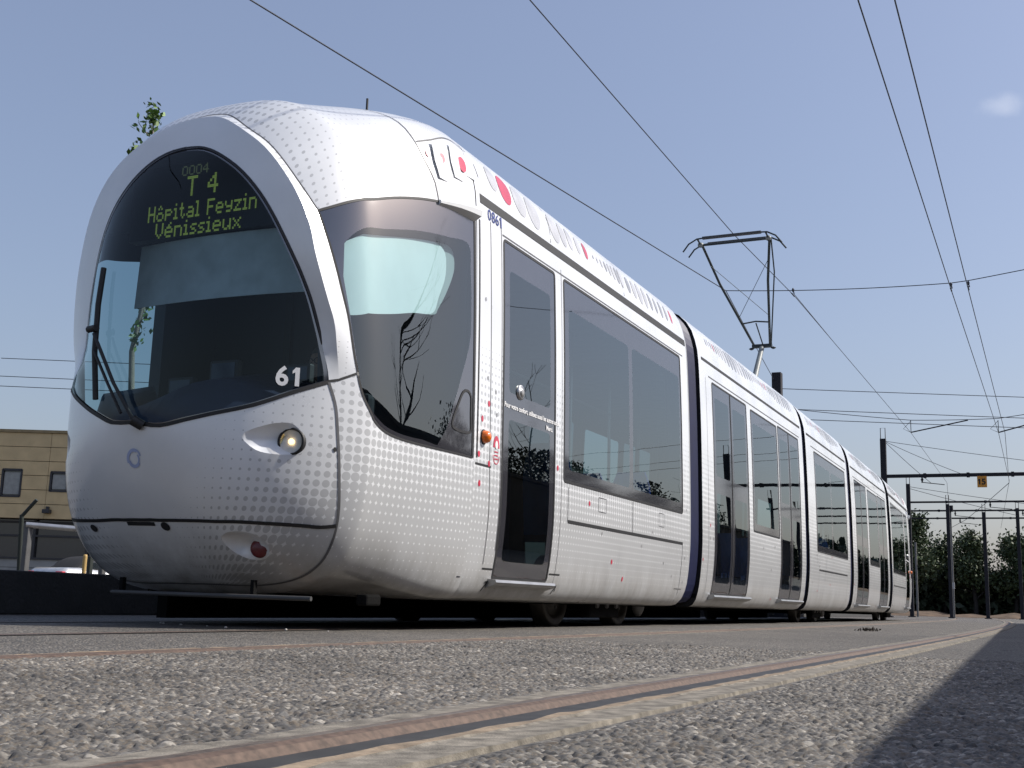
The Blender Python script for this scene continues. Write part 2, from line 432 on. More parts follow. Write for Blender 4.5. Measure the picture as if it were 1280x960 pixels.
def shell_section(name, y0, y1, doors, wins, seams, round0=True, round1=True, discs=(), parent=None, texts=(), extra=None, step=True, dots_fade=None):
    """straight tram body between y0 and y1, both sides; doors: (ya, yb, z0, z1, leaves), wins: (ya, yb, z0, z1, splits)"""
    loops = []; t0 = 0.
    r = .22; tz = t_of_z(.2 + r)
    b = [(y0, TMAX)]
    if round0: b += [(y0, tz)] + [(y0 + r - r * math.cos(a), tz - tz * .82 * math.sin(a)) for a in np.linspace(.2, math.pi / 2, 6)] + [(y0 + r, 0)]
    else: b += [(y0, 0)]
    if round1: b += [(y1 - r, 0)] + [(y1 - r + r * math.cos(a), tz - tz * .82 * math.sin(a)) for a in np.linspace(math.pi / 2, .2, 6)] + [(y1, tz)]
    else: b += [(y1, 0)]
    b += [(y1, TMAX), (y0, TMAX)]
    outer = resample(b, .12); loops.append(outer)
    opens = []
    for d in list(doors) + list(wins):
        lp = rounded(d[0], d[1], t_of_z(d[2]), t_of_z(d[3]), .03, 3); opens.append(lp)
        loops.append(resample(np.vstack([lp, lp[:1]]), .12))
    clears = []                                 # clear panes inside the black border
    for d in doors:
        n = d[4]; w = (d[1] - d[0]) / n
        for k in range(n):
            a, bb = d[0] + w * k + .1, d[0] + w * (k + 1) - .1
            clears.append(rounded(a, bb, t_of_z(1.70), t_of_z(2.62), .04, 3)); clears.append(rounded(a, bb, t_of_z(.48), t_of_z(1.50), .04, 3))
    for d in wins:
        e = [d[0] + .10] + [x for s in d[4] for x in (s - .05, s + .05)] + [d[1] - .07]
        for k in range(0, len(e), 2): clears.append(rounded(e[k], e[k + 1], t_of_z(d[2] + .10), t_of_z(2.6), .05, 3))
    for c in clears: loops.append(resample(np.vstack([c, c[:1]]), .12))
    gy, gt = np.meshgrid(np.arange(y0 + .06, y1, .14), np.arange(.03, TMAX, .055)); pts = np.stack([gy.ravel(), gt.ravel()], 1)
    pts = pts[pip(pts, outer)]
    v, f = cdt(loops, pts, .02); c = v[f].mean(1)
    ok = pip(c, outer); f, c = f[ok], c[ok]
    clear = np.zeros(len(f), bool)
    for q in clears: clear |= pip(c, q)
    owner = np.full(len(f), -1)
    for k, q in enumerate(opens): owner[pip(c, q)] = k
    z = np.interp(v[:, 1], PT, PB[:, 1])
    dt = side_dots(v[:, 0], z)
    if dots_fade is not None: dt = dt * dots_fade(v[:, 0], z)
    uv = v.copy()
    pieces = []
    for s in (1, -1):
        X = body_xyz(v, s); ff = f[owner < 0]
        # (y, t) with +t upward: outward normal needs flipping on the right side
        pieces.append(dict(X=X, F=ff if s > 0 else ff[:, ::-1], uv=uv, dot=dt))
    root = surf_mesh(name, pieces, [M_paint], parent)
    mb = MB()
    for s in (1, -1):
        fm = lambda P, s=s: body_xyz(P, s); fn = lambda P, s=s: body_n(P, s)
        for pl, w, mt in seams:
            P = resample([(a, t_of_z(zz)) for a, zz in pl], .1); ribbon(mb, fm(P), fn(P), w, mt)
        for q in opens:
            P = resample(np.vstack([q, q[:1]]), .1); ribbon(mb, fm(P), fn(P), .022, M_black, .003)
        for (a, zz, ra, rb, mt) in discs: disc_on(mb, fm, fn, (a, t_of_z(zz)), ra, rb, mt)
    # inner lining: floor, ceiling and closed ends
    mb.box(-1.12, 1.12, y0 + .02, y1 - .02, .30, .345, M_dark)
    mb.box(-1.08, 1.08, y0 + .02, y1 - .02, 2.86, 2.9, pmat('ceiling_lining', (.35, .37, .38), .6))
    mb.box(-.88, .88, y0 + .1, y1 - .1, .19, .24, M_dark)
    for ye, on in ((y0 + .025, round0), (y1 - .025, round1)):
        if on:
            A = [(a * .992, ye, .2 + (b - .2) * .995) for a, b in PB[::3]]; B = [(a * .80, ye, .36 + (b - .2) * .86) for a, b in PB[::3]]; n_ = len(A)
            for s in (1, -1): mb.add([(a * s, b, cc) for a, b, cc in A + B], [(k, k + 1, n_ + k + 1, n_ + k) for k in range(n_ - 1)], M_black)
    trim = mb.build('trim', root, fixn=False)
    nd = len(doors)
    for s in (1, -1):
        X = body_xyz(v, s)
        for k in range(len(opens)):
            isd = k < nd; d = (list(doors) + list(wins))[k]
            leaves = d[4] if isd else 1
            for lf in range(leaves):
                sel = owner == k
                if isd and leaves > 1:
                    w = (d[1] - d[0]) / leaves; sel &= (c[:, 0] > d[0] + w * lf) & (c[:, 0] <= d[0] + w * (lf + 1))
                A, B = f[sel & clear], f[sel & ~clear]
                if s < 0: A, B = A[:, ::-1], B[:, ::-1]
                pc = [dict(X=X, F=B, mi=1)]
                if len(A): pc.insert(0, dict(X=X, F=A, mi=0))
                o = surf_mesh('door' if isd else 'window', pc, [M_doorg if isd else M_glass, M_frit], root)
                if isd and leaves > 1 and lf == 0:
                    m2 = MB(); P = resample([(d[0] + w, t_of_z(d[2])), (d[0] + w, t_of_z(d[3]))], .1)
                    ribbon(m2, body_xyz(P, s), body_n(P, s), .03, M_black, .004); m2.build('door_seal', root, fixn=False)
        for d in doors:
            if step:
                m3 = MB(); xs = 1.155
                m3.prism([(s * 1.13, d[2] - .07), (s * 1.195, d[2] - .05), (s * 1.215, d[2] - .03), (s * 1.208, d[2] - .012), (s * 1.13, d[2] - .005)], 'y', d[0] - .05, d[1] + .05, M_alu)
                m3.build('step', root)
    if extra: extra(root)
    return root

def seat(root, x, y, facing):
    mb = MB(); bl = pmat('blue_seat_shell', (.09, .26, .72), .3); cu = pmat('navy_seat_cushion', (.02, .03, .16), .8)
    f = facing
    mb.prism([(y, .78), (y + f * .42, .80), (y + f * .42, .72), (y, .70)], 'x', x - .22, x + .22, cu)
    V = []; n = 7
    for i, zz in enumerate(np.linspace(.76, 1.52, n)):
        w = .22 * (1 - .35 * max(0, (zz - 1.2) / .32) ** 2)
        for k in np.linspace(-1, 1, 7):
            V.append((x + w * k, y - f * (.02 + .12 * (zz - .76)) + f * .05 * k * k, zz))
    F = [(i * 7 + k, i * 7 + k + 1, (i + 1) * 7 + k + 1, (i + 1) * 7 + k) for i in range(n - 1) for k in range(6)]
    mb.add(V, F, bl, True); mb.add([(a, b - f * .04, c) for a, b, c in V], F, bl, True)
    mb.tube([(x, y + f * .2, .35), (x, y + f * .2, .72)], .04, M_alu)
    mb.build('seat', root, fixn=False)

# ---------- front carriage: straight part
def front_fade(y, z): return np.ones_like(y)
seamsF = [([(4.05, .845), (7.2, .845)], .028, M_black), ([(7.2, .845), (7.2, .25)], .010, M_seal), ([(4.05, 1.12), (4.05, .845)], .008, M_seal), ([(5.62, 1.14), (5.62, .845)], .010, M_seal),
          ([(2.42, 3.03), (7.43, 3.03)], .07, M_black), ([(2.76, 2.92), (2.78, .55)], .008, M_seal), ([(2.58, 2.9), (2.60, 1.12), (2.62, .8), (2.62, .45)], .008, M_seal),
          ([(3.9, .35), (3.9, 2.9)], .006, M_seal), ([(2.40, 2.86), (2.40, 1.16)], .02, M_black),
          ([(4.74, 1.10), (4.92, 1.10), (4.92, .98), (4.74, .98), (4.74, 1.10)], .007, M_seal), ([(6.40, 1.10), (6.56, 1.10), (6.56, .97), (6.40, .97), (6.40, 1.10)], .007, M_seal),
          ([(7.05, .38), (7.3, .38)], .008, M_seal), ([(3.79, .42), (4.0, .42)], .012, M_black), ([(2.62, .42), (2.78, .42)], .012, M_black), ([(2.38, 1.12), (2.62, 1.12)], .015, M_black),
          ([(2.78, 2.86), (7.3, 2.86)], .012, M_seal), ([(3.72, 3.08), (3.76, 3.2), (3.78, 3.4), (3.78, 3.6)], .009, M_seal), ([(5.5, 3.08), (5.5, 3.2), (5.5, 3.4), (5.5, 3.6)], .009, M_seal)]
dF = [(2.93, 3.27, .105, .13, M_red), (2.72, 3.29, .08, .11, M_disc), (3.2, 3.27, .115, .14, M_disc), (3.46, 3.26, .115, .15, M_disc), (3.72 + .16, 3.26, .10, .14, M_disc),
      (4.07, 3.26, .07, .12, M_disc), (4.23, 3.27, .06, .11, M_disc), (4.42, 3.27, .05, .09, M_disc), (4.6, 3.27, .042, .085, M_red)]
for i in range(8): dF.append((4.8 + i * .105, 3.27, .012 + .005 * i, .02 + .012 * i, M_disc if i % 3 else M_disc2))
for i in range(9): dF.append((5.72 + i * .17, 3.25, [.05, .055, .065, .055, .045, .04, .04, .035, .03][i], [.09, .1, .12, .12, .1, .09, .1, .09, .08][i], [M_disc2, M_disc, M_disc, M_disc, M_disc2, M_disc2, M_disc2, M_disc2, M_red][i]))
for a, zz in ((2.43, 1.19), (2.47, 1.44), (2.57, 1.56), (3.82, 1.25), (4.52, 1.03), (5.13, .57), (5.46, .43), (2.59, 1.14), (2.45, .99)): dF.append((a, zz, .017, .022, M_red))
for a, zz in ((2.55, 1.74), (2.68, 1.66), (2.5, 2.3), (2.70, 1.5), (6.2, .9), (6.6, .62), (6.9, .5), (7.3, .7), (7.32, 1.2), (7.3, .45), (5.9, .75), (4.84, .8)): dF.append((a, zz, .012, .015, M_disc2))

def build_front():
    def extra(root):
        for x, y, f in ((.88, 4.42, 1), (.88, 6.42, -1), (.40, 6.42, -1), (-.80, 6.3, -1), (-.8, 5.2, 1)): seat(root, x, y, f)
        mb = MB()
        for y in (4.1, 5.9, 7.0): mb.tube([(.45, y, .35), (.45, y, 2.86)], .017, M_alu)
        mb.tube([(.45, 4.1, 2.2), (.45, 7.0, 2.2)], .015, M_alu); mb.build('handrail', root)
    root = shell_section('front_carriage', YN, 7.45, [(2.80, 3.76, .36, 2.83, 1)], [(3.95, 7.19, 1.16, 2.83, [5.58])], seamsF, round0=False, discs=dF, parent=tram, extra=extra)
    for s in (1, -1):                                # lettering on the flank
        fm = lambda P: body_xyz(P, s); fn = lambda P: body_n(P, s)
        def onside(txt, y, z, size, mat, name, **k):
            n = Vector(body_n([(y, t_of_z(z))], s)[0]); X = Vector(body_xyz([(y, t_of_z(z))], s)[0])
            ex = Vector((0, s, 0)); ez = n.cross(ex)
            mx = Matrix((ex, ez, n)).transposed().to_4x4(); mx.translation = X + n * .004
            V, F = numerals(txt, size, mx) if txt.isdigit() else text_mesh(txt, size, mat, mx, **k); return MB().add(V, F, mat).build(name, root, fixn=False)
        onside('0861', 2.66, 2.945, .12, pmat('blue_lettering', (.03, .05, .22), .5), 'fleet_number')
        onside('Pour votre confort, utilisez aussi les autres accès', 3.33, 1.60, .052, M_wtext, 'door_notice', bold=.0012)
        onside('Merci.', 3.64, 1.535, .052, M_wtext, 'door_notice', bold=.0012)
        mb = MB()                                   # door button
        X = Vector(body_xyz([(3.09, t_of_z(1.73))], s)[0]); n = Vector(body_n([(3.09, t_of_z(1.73))], s)[0])
        mx = n.to_track_quat('Z', 'Y').to_matrix().to_4x4(); mx.translation = X
        mb.lathe([(.0, .022), (.028, .022), (.03, .012), (.045, .016), (.055, .012), (.058, 0)], M_alu, mx, 24)
        mb.lathe([(.0, .026), (.022, .0255), (.026, .0225)], pmat('grey_button', (.3, .3, .3), .4), mx, 20); mb.build('door_button', root)
        mb = MB()                                   # orange side lamp
        X = Vector(body_xyz([(2.50, t_of_z(1.315))], s)[0]); n = Vector(body_n([(2.50, t_of_z(1.315))], s)[0])
        mx = n.to_track_quat('Z', 'Y').to_matrix().to_4x4(); mx.translation = X
        mb.lathe([(.0, .055), (.02, .052), (.036, .042), (.044, .024), (.046, .006)], pmat('orange_lens', (.75, .16, .01), .2, coat=.6), mx, 24); mb.lathe([(.05, .008), (.054, 0)], M_black, mx, 24)
        mb.build('indicator_lamp', root)
        mb = MB()                                   # red emergency sticker: half-disc above text ring
        fmm, fnn = (lambda P: body_xyz(P, s)), (lambda P: body_n(P, s))
        y, t = 2.70, t_of_z(1.255)
        P = np.array([(y + .05 * math.cos(a), t + .01 + .085 * math.sin(a)) for a in np.linspace(0, math.pi, 14)]); mb.add(fmm(P) + fnn(P) * .003, [list(range(14))], M_red)
        P = np.array([(y + .022 * math.cos(a), t + .03 + .03 * math.sin(a)) for a in np.linspace(0, 2 * math.pi, 14)]); mb.add(fmm(P) + fnn(P) * .0045, [list(range(14))], M_wtext)
        P = np.array([(y + .05 * math.cos(a), t - .045 + .06 * math.sin(a)) for a in np.linspace(math.pi, 2 * math.pi, 12)]); ribbon(mb, fmm(P), fnn(P), .007, M_red, .003)
        for dz in (-.02, -.045, -.07):
            P = np.array([(y - .03, t + dz), (y + .03, t + dz)]); ribbon(mb, fmm(P), fnn(P), .008, M_red, .003)
        mb.build('emergency_sticker', root, fixn=False)
        for yy in (2.70, 3.93):                     # jacking arrows beside the step
            mb = MB(); P = np.array([(yy, t_of_z(.27)), (yy + .05, t_of_z(.33))]); ribbon(mb, fm(P), fn(P), .012, M_black, .003)
            P = np.array([(yy + .01, t_of_z(.33)), (yy + .055, t_of_z(.335)), (yy + .055, t_of_z(.29))]); ribbon(mb, fm(P), fn(P), .012, M_black, .003)
            mb.build('jacking_mark', root, fixn=False)
    # ---------------- nose: everything on one smooth surface, split along the panel joints
    half = lambda pts: np.array(pts, float)
    mir = lambda pts: np.array([(-a, b) for a, b in pts])[::-1]
    ws_r = half([(0, .574), (.036, .568), (.072, .549), (.134, .503), (.194, .467), (.252, .442), (.316, .418), (.395, .388), (.459, .358), (.533, .306), (.607, .222), (.666, .115), (.684, .056)])
    ws_b = half([(.684, .052), (.565, .004), (.403, -.056), (.237, -.084), (.103, -.092), (0, -.094)])
    cr_r = half([(0, .704), (.04, .699), (.08, .678), (.158, .604), (.222, .564), (.285, .532), (.350, .505), (.41, .473), (.457, .431), (.515, .386), (.575, .335), (.632, .280), (.670, .221), (.715, .123), (.727, .068)])
    se_r = half([(0, .775), (.071, .743), (.156, .641), (.221, .599), (.284, .566), (.343, .547), (.427, .532)])
    cl_r = half([(.427, .532), (.460, .515), (.536, .470), (.618, .407), (.716, .308), (.810, .151), (.825, .117)])
    cl_2 = half([(.825, .117), (.890, .001), (1.011, -.105), (1.126, -.166), (1.295, -.212), (1.565, -.261), (1.895, -.312), (2.10, -.345)])
    ct_r = half([(.427, .532), (.503, .617), (.639, .789), (.787, 1.015), (.913, 1.192), (1.037, 1.354), (1.160, 1.514), (1.27, 1.66)])
    ma_r = half([(.684, .052), (.723, -.053), (.720, -.206), (.697, -.335), (.662, -.467), (.613, -.567), (.557, -.641), (.470, -.704), (.28, -.76), (0, -.79)])
    mb_r = half([(0, -.420), (.096, -.413), (.296, -.387), (.503, -.440), (.641, -.494), (.657, -.474)])
    mb_r = half([(0, -.4205), (.038, -.421), (.096, -.413), (.159, -.400), (.209, -.391), (.296, -.387), (.402, -.408), (.503, -.440), (.577, -.469), (.6515, -.490)])
    rr_r = half([(0, 1.55), (.25, 1.54), (.465, 1.52), (.637, 1.468), (.759, 1.412), (.859, 1.387), (.961, 1.384), (1.037, 1.354)])
    th_b = math.atan2(2.10, -.345); th_t = math.atan2(1.27, 1.66)
    cwr = [(2.13 * math.sin(a), 2.13 * math.cos(a)) for a in np.linspace(th_b, th_t, 24)]
    S = .022
    Lw = smooth_line(ws_r, S); Lb = smooth_line(ws_b, S); Lc = smooth_line(cr_r, S); Ls = smooth_line(se_r, S); L1 = smooth_line(cl_r, S); L2 = smooth_line(np.vstack([cl_r[-2:-1], cl_2]), S)[2:]; Lt = smooth_line(ct_r, .04)
    L2 = np.vstack([cl_r[-1:], L2[np.hypot(*(L2 - cl_r[-1]).T) > .01]])
    Lm = smooth_line(ma_r, S); LB = smooth_line(mb_r, S); Lr = smooth_line(rr_r, .04); Lcw = np.array(cwr)
    Lh = resample([cl_r[-1], cr_r[-1], ws_r[-1], ws_b[0]], S)
    MLw = mir(Lw); MLw[:, 0] *= .70 + .33 * sm((MLw[:, 1] - .40) / .17)
    MLb = smooth_line([(0, -.094), (-.07, -.079), (-.19, -.056), (-.32, -.012), (-.41, .022), (-.478, .052)], S)
    MLB = smooth_line([(-.6515, -.490), (-.58, -.445), (-.489, -.412), (-.38, -.39), (-.273, -.381), (-.164, -.394), (-.112, -.407), (-.04, -.419), (0, -.4205)], S)
    MLh = resample([(-.478, .052), (-.547, .052), (-.684, .052), (-.727, .068), (-.825, .117)], S)
    poly_ws = np.vstack([Lw, Lb, MLb, MLw])
    poly_hood = np.vstack([Ls, L1, Lh, Lb, MLb, MLh, mir(L1), mir(Ls)])
    poly_cr = np.vstack([Lc, Lh[np.argmin(np.hypot(*(Lh - Lc[-1]).T)):], Lb, MLb, MLh[:-6], mir(Lc)])
    poly_cw = np.vstack([L1, L2, Lcw, Lt[::-1]])
    poly_mask = np.vstack([Lb[::-1], Lm, mir(Lm), MLb[::-1]])
    poly_up = np.vstack([LB, (3, -.49), (3, 3), (-3, 3), (-3, -.49), MLB])
    poly_roof = np.vstack([Ls, Lt[:np.argmin(np.hypot(*(Lt - ct_r[5]).T)) + 1], Lr[::-1], mir(Lr)[::-1], mir(Lt[:np.argmin(np.hypot(*(Lt - ct_r[5]).T)) + 1]), mir(Ls)])
    lamp = smooth_line([(.345, -.150), (.385, -.132), (.430, -.122), (.483, -.114), (.540, -.120), (.580, -.172), (.552, -.217), (.500, -.216), (.442, -.208), (.385, -.190)], S, True)
    fog = smooth_line([(.240, -.452), (.285, -.424), (.345, -.440), (.384, -.492), (.372, -.552), (.318, -.556), (.262, -.510)], S, True)
    lampc, fogc = np.vstack([lamp, lamp[:1]]), np.vstack([fog, fog[:1]])
    # clear part of the cab window (the rest is black border)
    _unused = [(2.02 * math.sin(a), 2.02 * math.cos(a)) for a in np.linspace(1.30, .83, 14)]
    cw_clear = np.vstack([smooth_line([(.615, .44), (.71, .335), (.80, .19), (.86, .06), (.915, -.01), (1.03, -.08), (1.14, -.135), (1.31, -.18), (1.50, -.205)], S),
                          smooth_line([(1.66, -.245), (1.80, -.016), (1.88, .44), (1.85, .905), (1.68, 1.22), (1.52, 1.40), (1.387, 1.50), (1.212, 1.313), (.989, 1.064), (.791, .821), (.62, .62), (.57, .53)], .03)])
    cw_clearc = np.vstack([cw_clear, cw_clear[:1]])
    ring = np.array([(MN * math.sin(a), MN * math.cos(a)) for a in np.linspace(0, 2 * math.pi, 160)])
    loops = [ring, np.vstack([Lw, Lb]), Lc, np.vstack([Ls, L1, L2]), Lt, Lcw, Lm, LB, Lr, Lh, lampc, fogc, cw_clearc]
    ws_in = np.vstack([Lw, Lb, MLb, MLw]); cen_ = np.array([.04, .16]); ws_in = cen_ + (ws_in - cen_) * [.968, .972]
    poly_win = ws_in
    loops += [mir(l) for l in loops[1:] if not any(l is q for q in (LB, Lh))][1:]
    loops += [MLw, MLb, MLB, MLh, np.vstack([ws_in, ws_in[:1]])]
    pts = [(0, 0)]
    for m in np.arange(.03, MN, .034):
        n = max(10, int(2 * math.pi * m / .04)); n = min(n, 190)
        for k in range(n): pts.append((m * math.sin(2 * math.pi * (k + .5) / n), m * math.cos(2 * math.pi * (k + .5) / n)))
    v, f = cdt(loops, np.array(pts), .011)
    c = v[f].mean(1); f = f[np.hypot(*c.T) < MN]; c = v[f].mean(1)
    X0 = surf(v); Nn = surf_n(v)
    # orientation check: make triangles face outwards
    fn = np.cross(X0[f[:, 1]] - X0[f[:, 0]], X0[f[:, 2]] - X0[f[:, 0]]); flip = (fn * Nn[f].mean(1)).sum(1) < 0; f[flip] = f[flip][:, ::-1]
    ac = np.stack([np.abs(c[:, 0]), c[:, 1]], 1); av = np.stack([np.abs(v[:, 0]), v[:, 1]], 1)
    reg = np.full(len(f), 'side', dtype=object)
    reg[pip(c, poly_mask) & pip(c, poly_up)] = 'mask'; reg[pip(c, poly_mask) & ~pip(c, poly_up)] = 'chin'
    reg[pip(c, poly_hood)] = 'hood_side'; reg[pip(c, poly_hood) & pip(c, poly_cr)] = 'hood_front'
    reg[pip(c, poly_roof)] = 'roof'
    reg[pip(c, poly_ws)] = 'ws'
    reg[pip(ac, poly_cw)] = 'cw'
    reg[(reg == 'cw') & pip(ac, cw_clear)] = 'cwc'
    reg[pip(ac, lamp)] = 'lamp'; reg[pip(c, fog)] = 'fog'
    # raised, creased arch round the windscreen
    fade = sm((1.50 - np.abs(np.arctan2(v[:, 0], v[:, 1]))) / .4)
    di, dc, do = np.where(v[:, 0] < 0, dist_poly(v, MLw), dist_poly(av, Lw)), dist_poly(av, Lc), dist_poly(av, np.vstack([Ls, L1]))
    dep_ = -.02 - .05 * sm((-v[:, 0] - .04) / .3) * sm((v[:, 1] + .02) / .16)      # the glass sits back in its arch
    XF = X0 + Nn * ((dep_ + (.04 - dep_) * di / (di + dc + 1e-6)) * fade)[:, None]
    XW = X0 + Nn * (dep_ * np.maximum(fade, .3))[:, None]
    XS = X0 + Nn * (.04 * do / (do + dc + 1e-6) * fade)[:, None]
    # recesses for the lamps: the floor of each faces forward
    def recess(poly, yf, soft):
        d = dist_poly(av, np.vstack([poly, poly[:1]])); ins = pip(av, poly) & ((poly is not fog) | (v[:, 0] > 0)); k = sm(d / soft) * ins
        X = X0.copy(); X[:, 1] += np.maximum(yf - X[:, 1], 0) * k; return X
    XL, XL2, XG = recess(lamp, .80, .05), recess(lamp, .83, .05), recess(fog, .88, .045)
    # coordinates for the printed dots
    yc = NP_['s0'] + NP_['D']
    ang = np.arctan2(np.abs(X0[:, 0]), yc - X0[:, 1]); un = np.where(X0[:, 1] < yc, 1.52 * ang / (math.pi / 2), 1.52 + X0[:, 1] - yc) * np.sign(X0[:, 0] + 1e-9)
    uvz = np.stack([un, X0[:, 2]], 1); uvr = np.stack([X0[:, 1], np.arctan2(X0[:, 0], X0[:, 2] - ZC) * 1.9], 1)
    a, z = np.abs(un), X0[:, 2]
    dm = np.clip((a - .42) * .55, 0, .62) * np.interp(z, [.25, .5, .75, .95, 1.15, 1.35], [1.25, 1.15, 1.0, .72, .5, .3]) + np.interp(z, [.5, .9], [.10, 0]) * (a > .25) * (X0[:, 0] > -.2) + .12 * (X0[:, 0] < -.75) * (z < .9)
    w = sm((a - .95) / .7); ds = dm * (1 - w) + side_dots(X0[:, 1], z) * w
    ds = np.where(z > 1.15, np.minimum(ds, .42) * np.clip((1.95 - z) / .5, 0, 1), ds)
    thv = np.abs(np.arctan2(X0[:, 0], X0[:, 2] - ZC))
    dr = np.clip(.40 - .72 * np.maximum(thv - .05, 0), 0, .5) * np.clip((2.1 - X0[:, 1]) / .9, 0, 1)
    dr = np.where(thv > .42, .22 * np.clip((1.3 - X0[:, 1]) / .5, 0, 1), dr)
    F_ = lambda r: f[np.isin(reg, r)]
    surf_mesh('nose_panel', [dict(X=X0, F=F_(['side']), uv=uvz, dot=ds, N=Nn)], [M_paint], root)
    surf_mesh('cab_roof', [dict(X=X0, F=F_(['roof']), uv=uvr, dot=dr, N=Nn)], [M_paint], root)
    surf_mesh('hood', [dict(X=XF, F=F_(['hood_front']), uv=uvr), dict(X=XS, F=F_(['hood_side']), uv=uvr, dot=np.where(z > 2.5, dr * 1.0, .0) + .12 * (z < 1.7))], [M_paint], root)
    surf_mesh('front_mask', [dict(X=X0, F=F_(['mask']), uv=uvz, dot=dm, N=Nn)], [M_paint], root)
    for s in (1, -1): fl = F_(['lamp']); surf_mesh('lamp_recess', [dict(X=XL if s > 0 else XL2, F=fl[v[fl].mean(1)[:, 0] * s > 0], uv=uvz)], [M_paint], root)
    surf_mesh('bumper', [dict(X=X0, F=F_(['chin']), uv=uvz, dot=dm, N=Nn)], [M_paint], root)
    surf_mesh('tail_lamp_recess', [dict(X=XG, F=F_(['fog']), uv=uvz)], [M_paint], root)
    ww = F_(['ws']); dw = pip(v[ww].mean(1), poly_win)
    surf_mesh('windscreen', [dict(X=XW, F=ww[dw], mi=0, N=Nn), dict(X=XW, F=ww[~dw], mi=1, N=Nn)], [M_wind, M_frit], root)
    cw, cwc = reg == 'cw', reg == 'cwc'; Ng = surf_n(v, .32)
    for s in (1, -1):
        sel = c[:, 0] * s > 0
        surf_mesh('cab_window', [dict(X=X0, F=f[cwc & sel], mi=0, N=Ng), dict(X=X0, F=f[cw & sel], mi=1, N=Ng)], [M_cabg, M_frit], root)
    mb = MB()                                   # panel joints
    def joint(line, w, mat, both=True, off=.003):
        if not both: return ribbon(mb, surf(line), surf_n(line), w, mat, off)
        for l in ([line, mir(line)] if both else [line]): ribbon(mb, surf(l), surf_n(l), w, mat, off)
    joint(Ls, .010, M_seal); joint(np.vstack([L1, L2]), .014, M_black); joint(Lt, .016, M_black); joint(Lm, .016, M_seal); joint(np.vstack([MLB[:-1], LB]), .022, M_black, False); joint(Lr, .010, M_seal); joint(Lcw, .03, M_black); joint(Lh, .014, M_black, False); joint(MLh, .014, M_black, False); joint(np.vstack([Lb[:-1], MLb]), .022, M_black, False)
    joint(Lw, .016, M_black, False, -.012)
    fl_ = sm((1.50 - np.abs(np.arctan2(MLw[:, 0], MLw[:, 1]))) / .4); dl_ = -.02 - .05 * sm((-MLw[:, 0] - .04) / .3) * sm((MLw[:, 1] + .02) / .16)
    ribbon(mb, surf(MLw) + surf_n(MLw) * (dl_ * np.maximum(fl_, .3))[:, None], surf_n(MLw), .022, M_black, .008)
    hv = np.array([(1.162, 2.044 - .12), (1.03, 1.95), (.929, 1.862), (.87, 1.75), (.824, 1.573), (.765, 1.426)])
    joint(smooth_line(hv, .04), .010, M_seal)
    joint(smooth_line([(-.105, -.424), (-.05, -.434), (.01, -.438)], .02), .026, M_black, False)
    for pq, rr in (((.052, -.445), .018), ((-.261, -.413), .016), ((.700, -.217), .009)): disc_on(mb, surf, surf_n, pq, rr, rr, M_black, .004, 14)
    # drain-like red and grey printed dots on the cab fairing
    for pq, rr in (((.845, 1.445), .015), ((.925, 1.549), .024), ((1.041, 1.743), .042)): disc_on(mb, surf, surf_n, pq, rr, rr * 1.25, M_red, .006, 18)
    # quarter-light outline and rear border of the cab windows
    ql = smooth_line([(1.845, -.01), (1.90, .20), (1.945, .365), (2.0, .405), (2.058, .355), (2.085, .16), (2.095, -.03), (2.06, -.066), (1.97, -.07), (1.88, -.055)], .03, True)
    for l in (ql, mir(ql)): ribbon(mb, surf(l), surf_n(l), .018, M_black, .004, True)
    mb.build('panel_joint', root, fixn=False)
    # louvred air intakes above the cab windows
    for s in (1, -1):
        mb = MB()
        lip = np.array([(1.037, 1.35), (1.10, 1.43), (1.16, 1.51), (1.22, 1.59), (1.29, 1.69)]); lip[:, 0] *= 1
        A = surf(lip); n = surf_n(lip)
        prof = [(0.0, .05), (.05, .04), (.07, .01), (.06, -.03), (0, -.06)]
        V = []
        for i, (p, nn) in enumerate(zip(A, n)):
            e = math.sin(math.pi * (.5 + .5 * i / (len(A) - 1))) if i else .5
            g = (.35 + .65 * i / (len(A) - 1))
            upv = np.array([-nn[2], 0, nn[0]]) if nn[0] > 0 else np.array([nn[2], 0, -nn[0]])
            for o, h in prof: V.append((p + nn * o * g + upv * h * g) * [s, 1, 1])
        F = [(i * 5 + k, i * 5 + k + 1, (i + 1) * 5 + k + 1, (i + 1) * 5 + k) for i in range(len(A) - 1) for k in range(4)] + [[k for k in range(5)], [(len(A) - 1) * 5 + k for k in range(5)]]
        mb.add(V, F, M_whitep, False)
        for pq in ([(.86, 1.577), (.933, 1.504), (1.007, 1.478)], [(.939, 1.759), (1.017, 1.664), (1.108, 1.624)], [(.991, 1.984), (1.108, 1.836), (1.201, 1.768)]):        # scooped slats
            l = smooth_line(pq, .035)[:7]; l = np.array([l[int(round(k * (len(l) - 1)))] for k in np.linspace(0, 1, 7)])
            P = surf(l); nn = surf_n(l); V = []
            for i in range(7):
                h = math.sin(math.pi * (i + .3) / 7.5)
                for o, dy in ((.0, -.07), (.014 * h, .03), (.0, .045)): V.append((P[i] + nn[i] * o + np.array([0, dy, 0])) * [s, 1, 1])
            mb.add(V, [(i * 3 + k, i * 3 + k + 1, (i + 1) * 3 + k + 1, (i + 1) * 3 + k) for i in range(6) for k in range(2)], M_whitep, True)
        mb.build('air_intake', root, fixn=True)
    # lamps
    amber = pmat('lamp_reflector', (.95, .76, .42), .10, metal=1., scale=40, var=.3, bump=1.0, bscale=45)
    lens = glass_mat('lamp_lens', (.92, .9, .85), 1.5)
    redl = pmat('red_lens', (.10, .002, .006), .35, coat=.2)
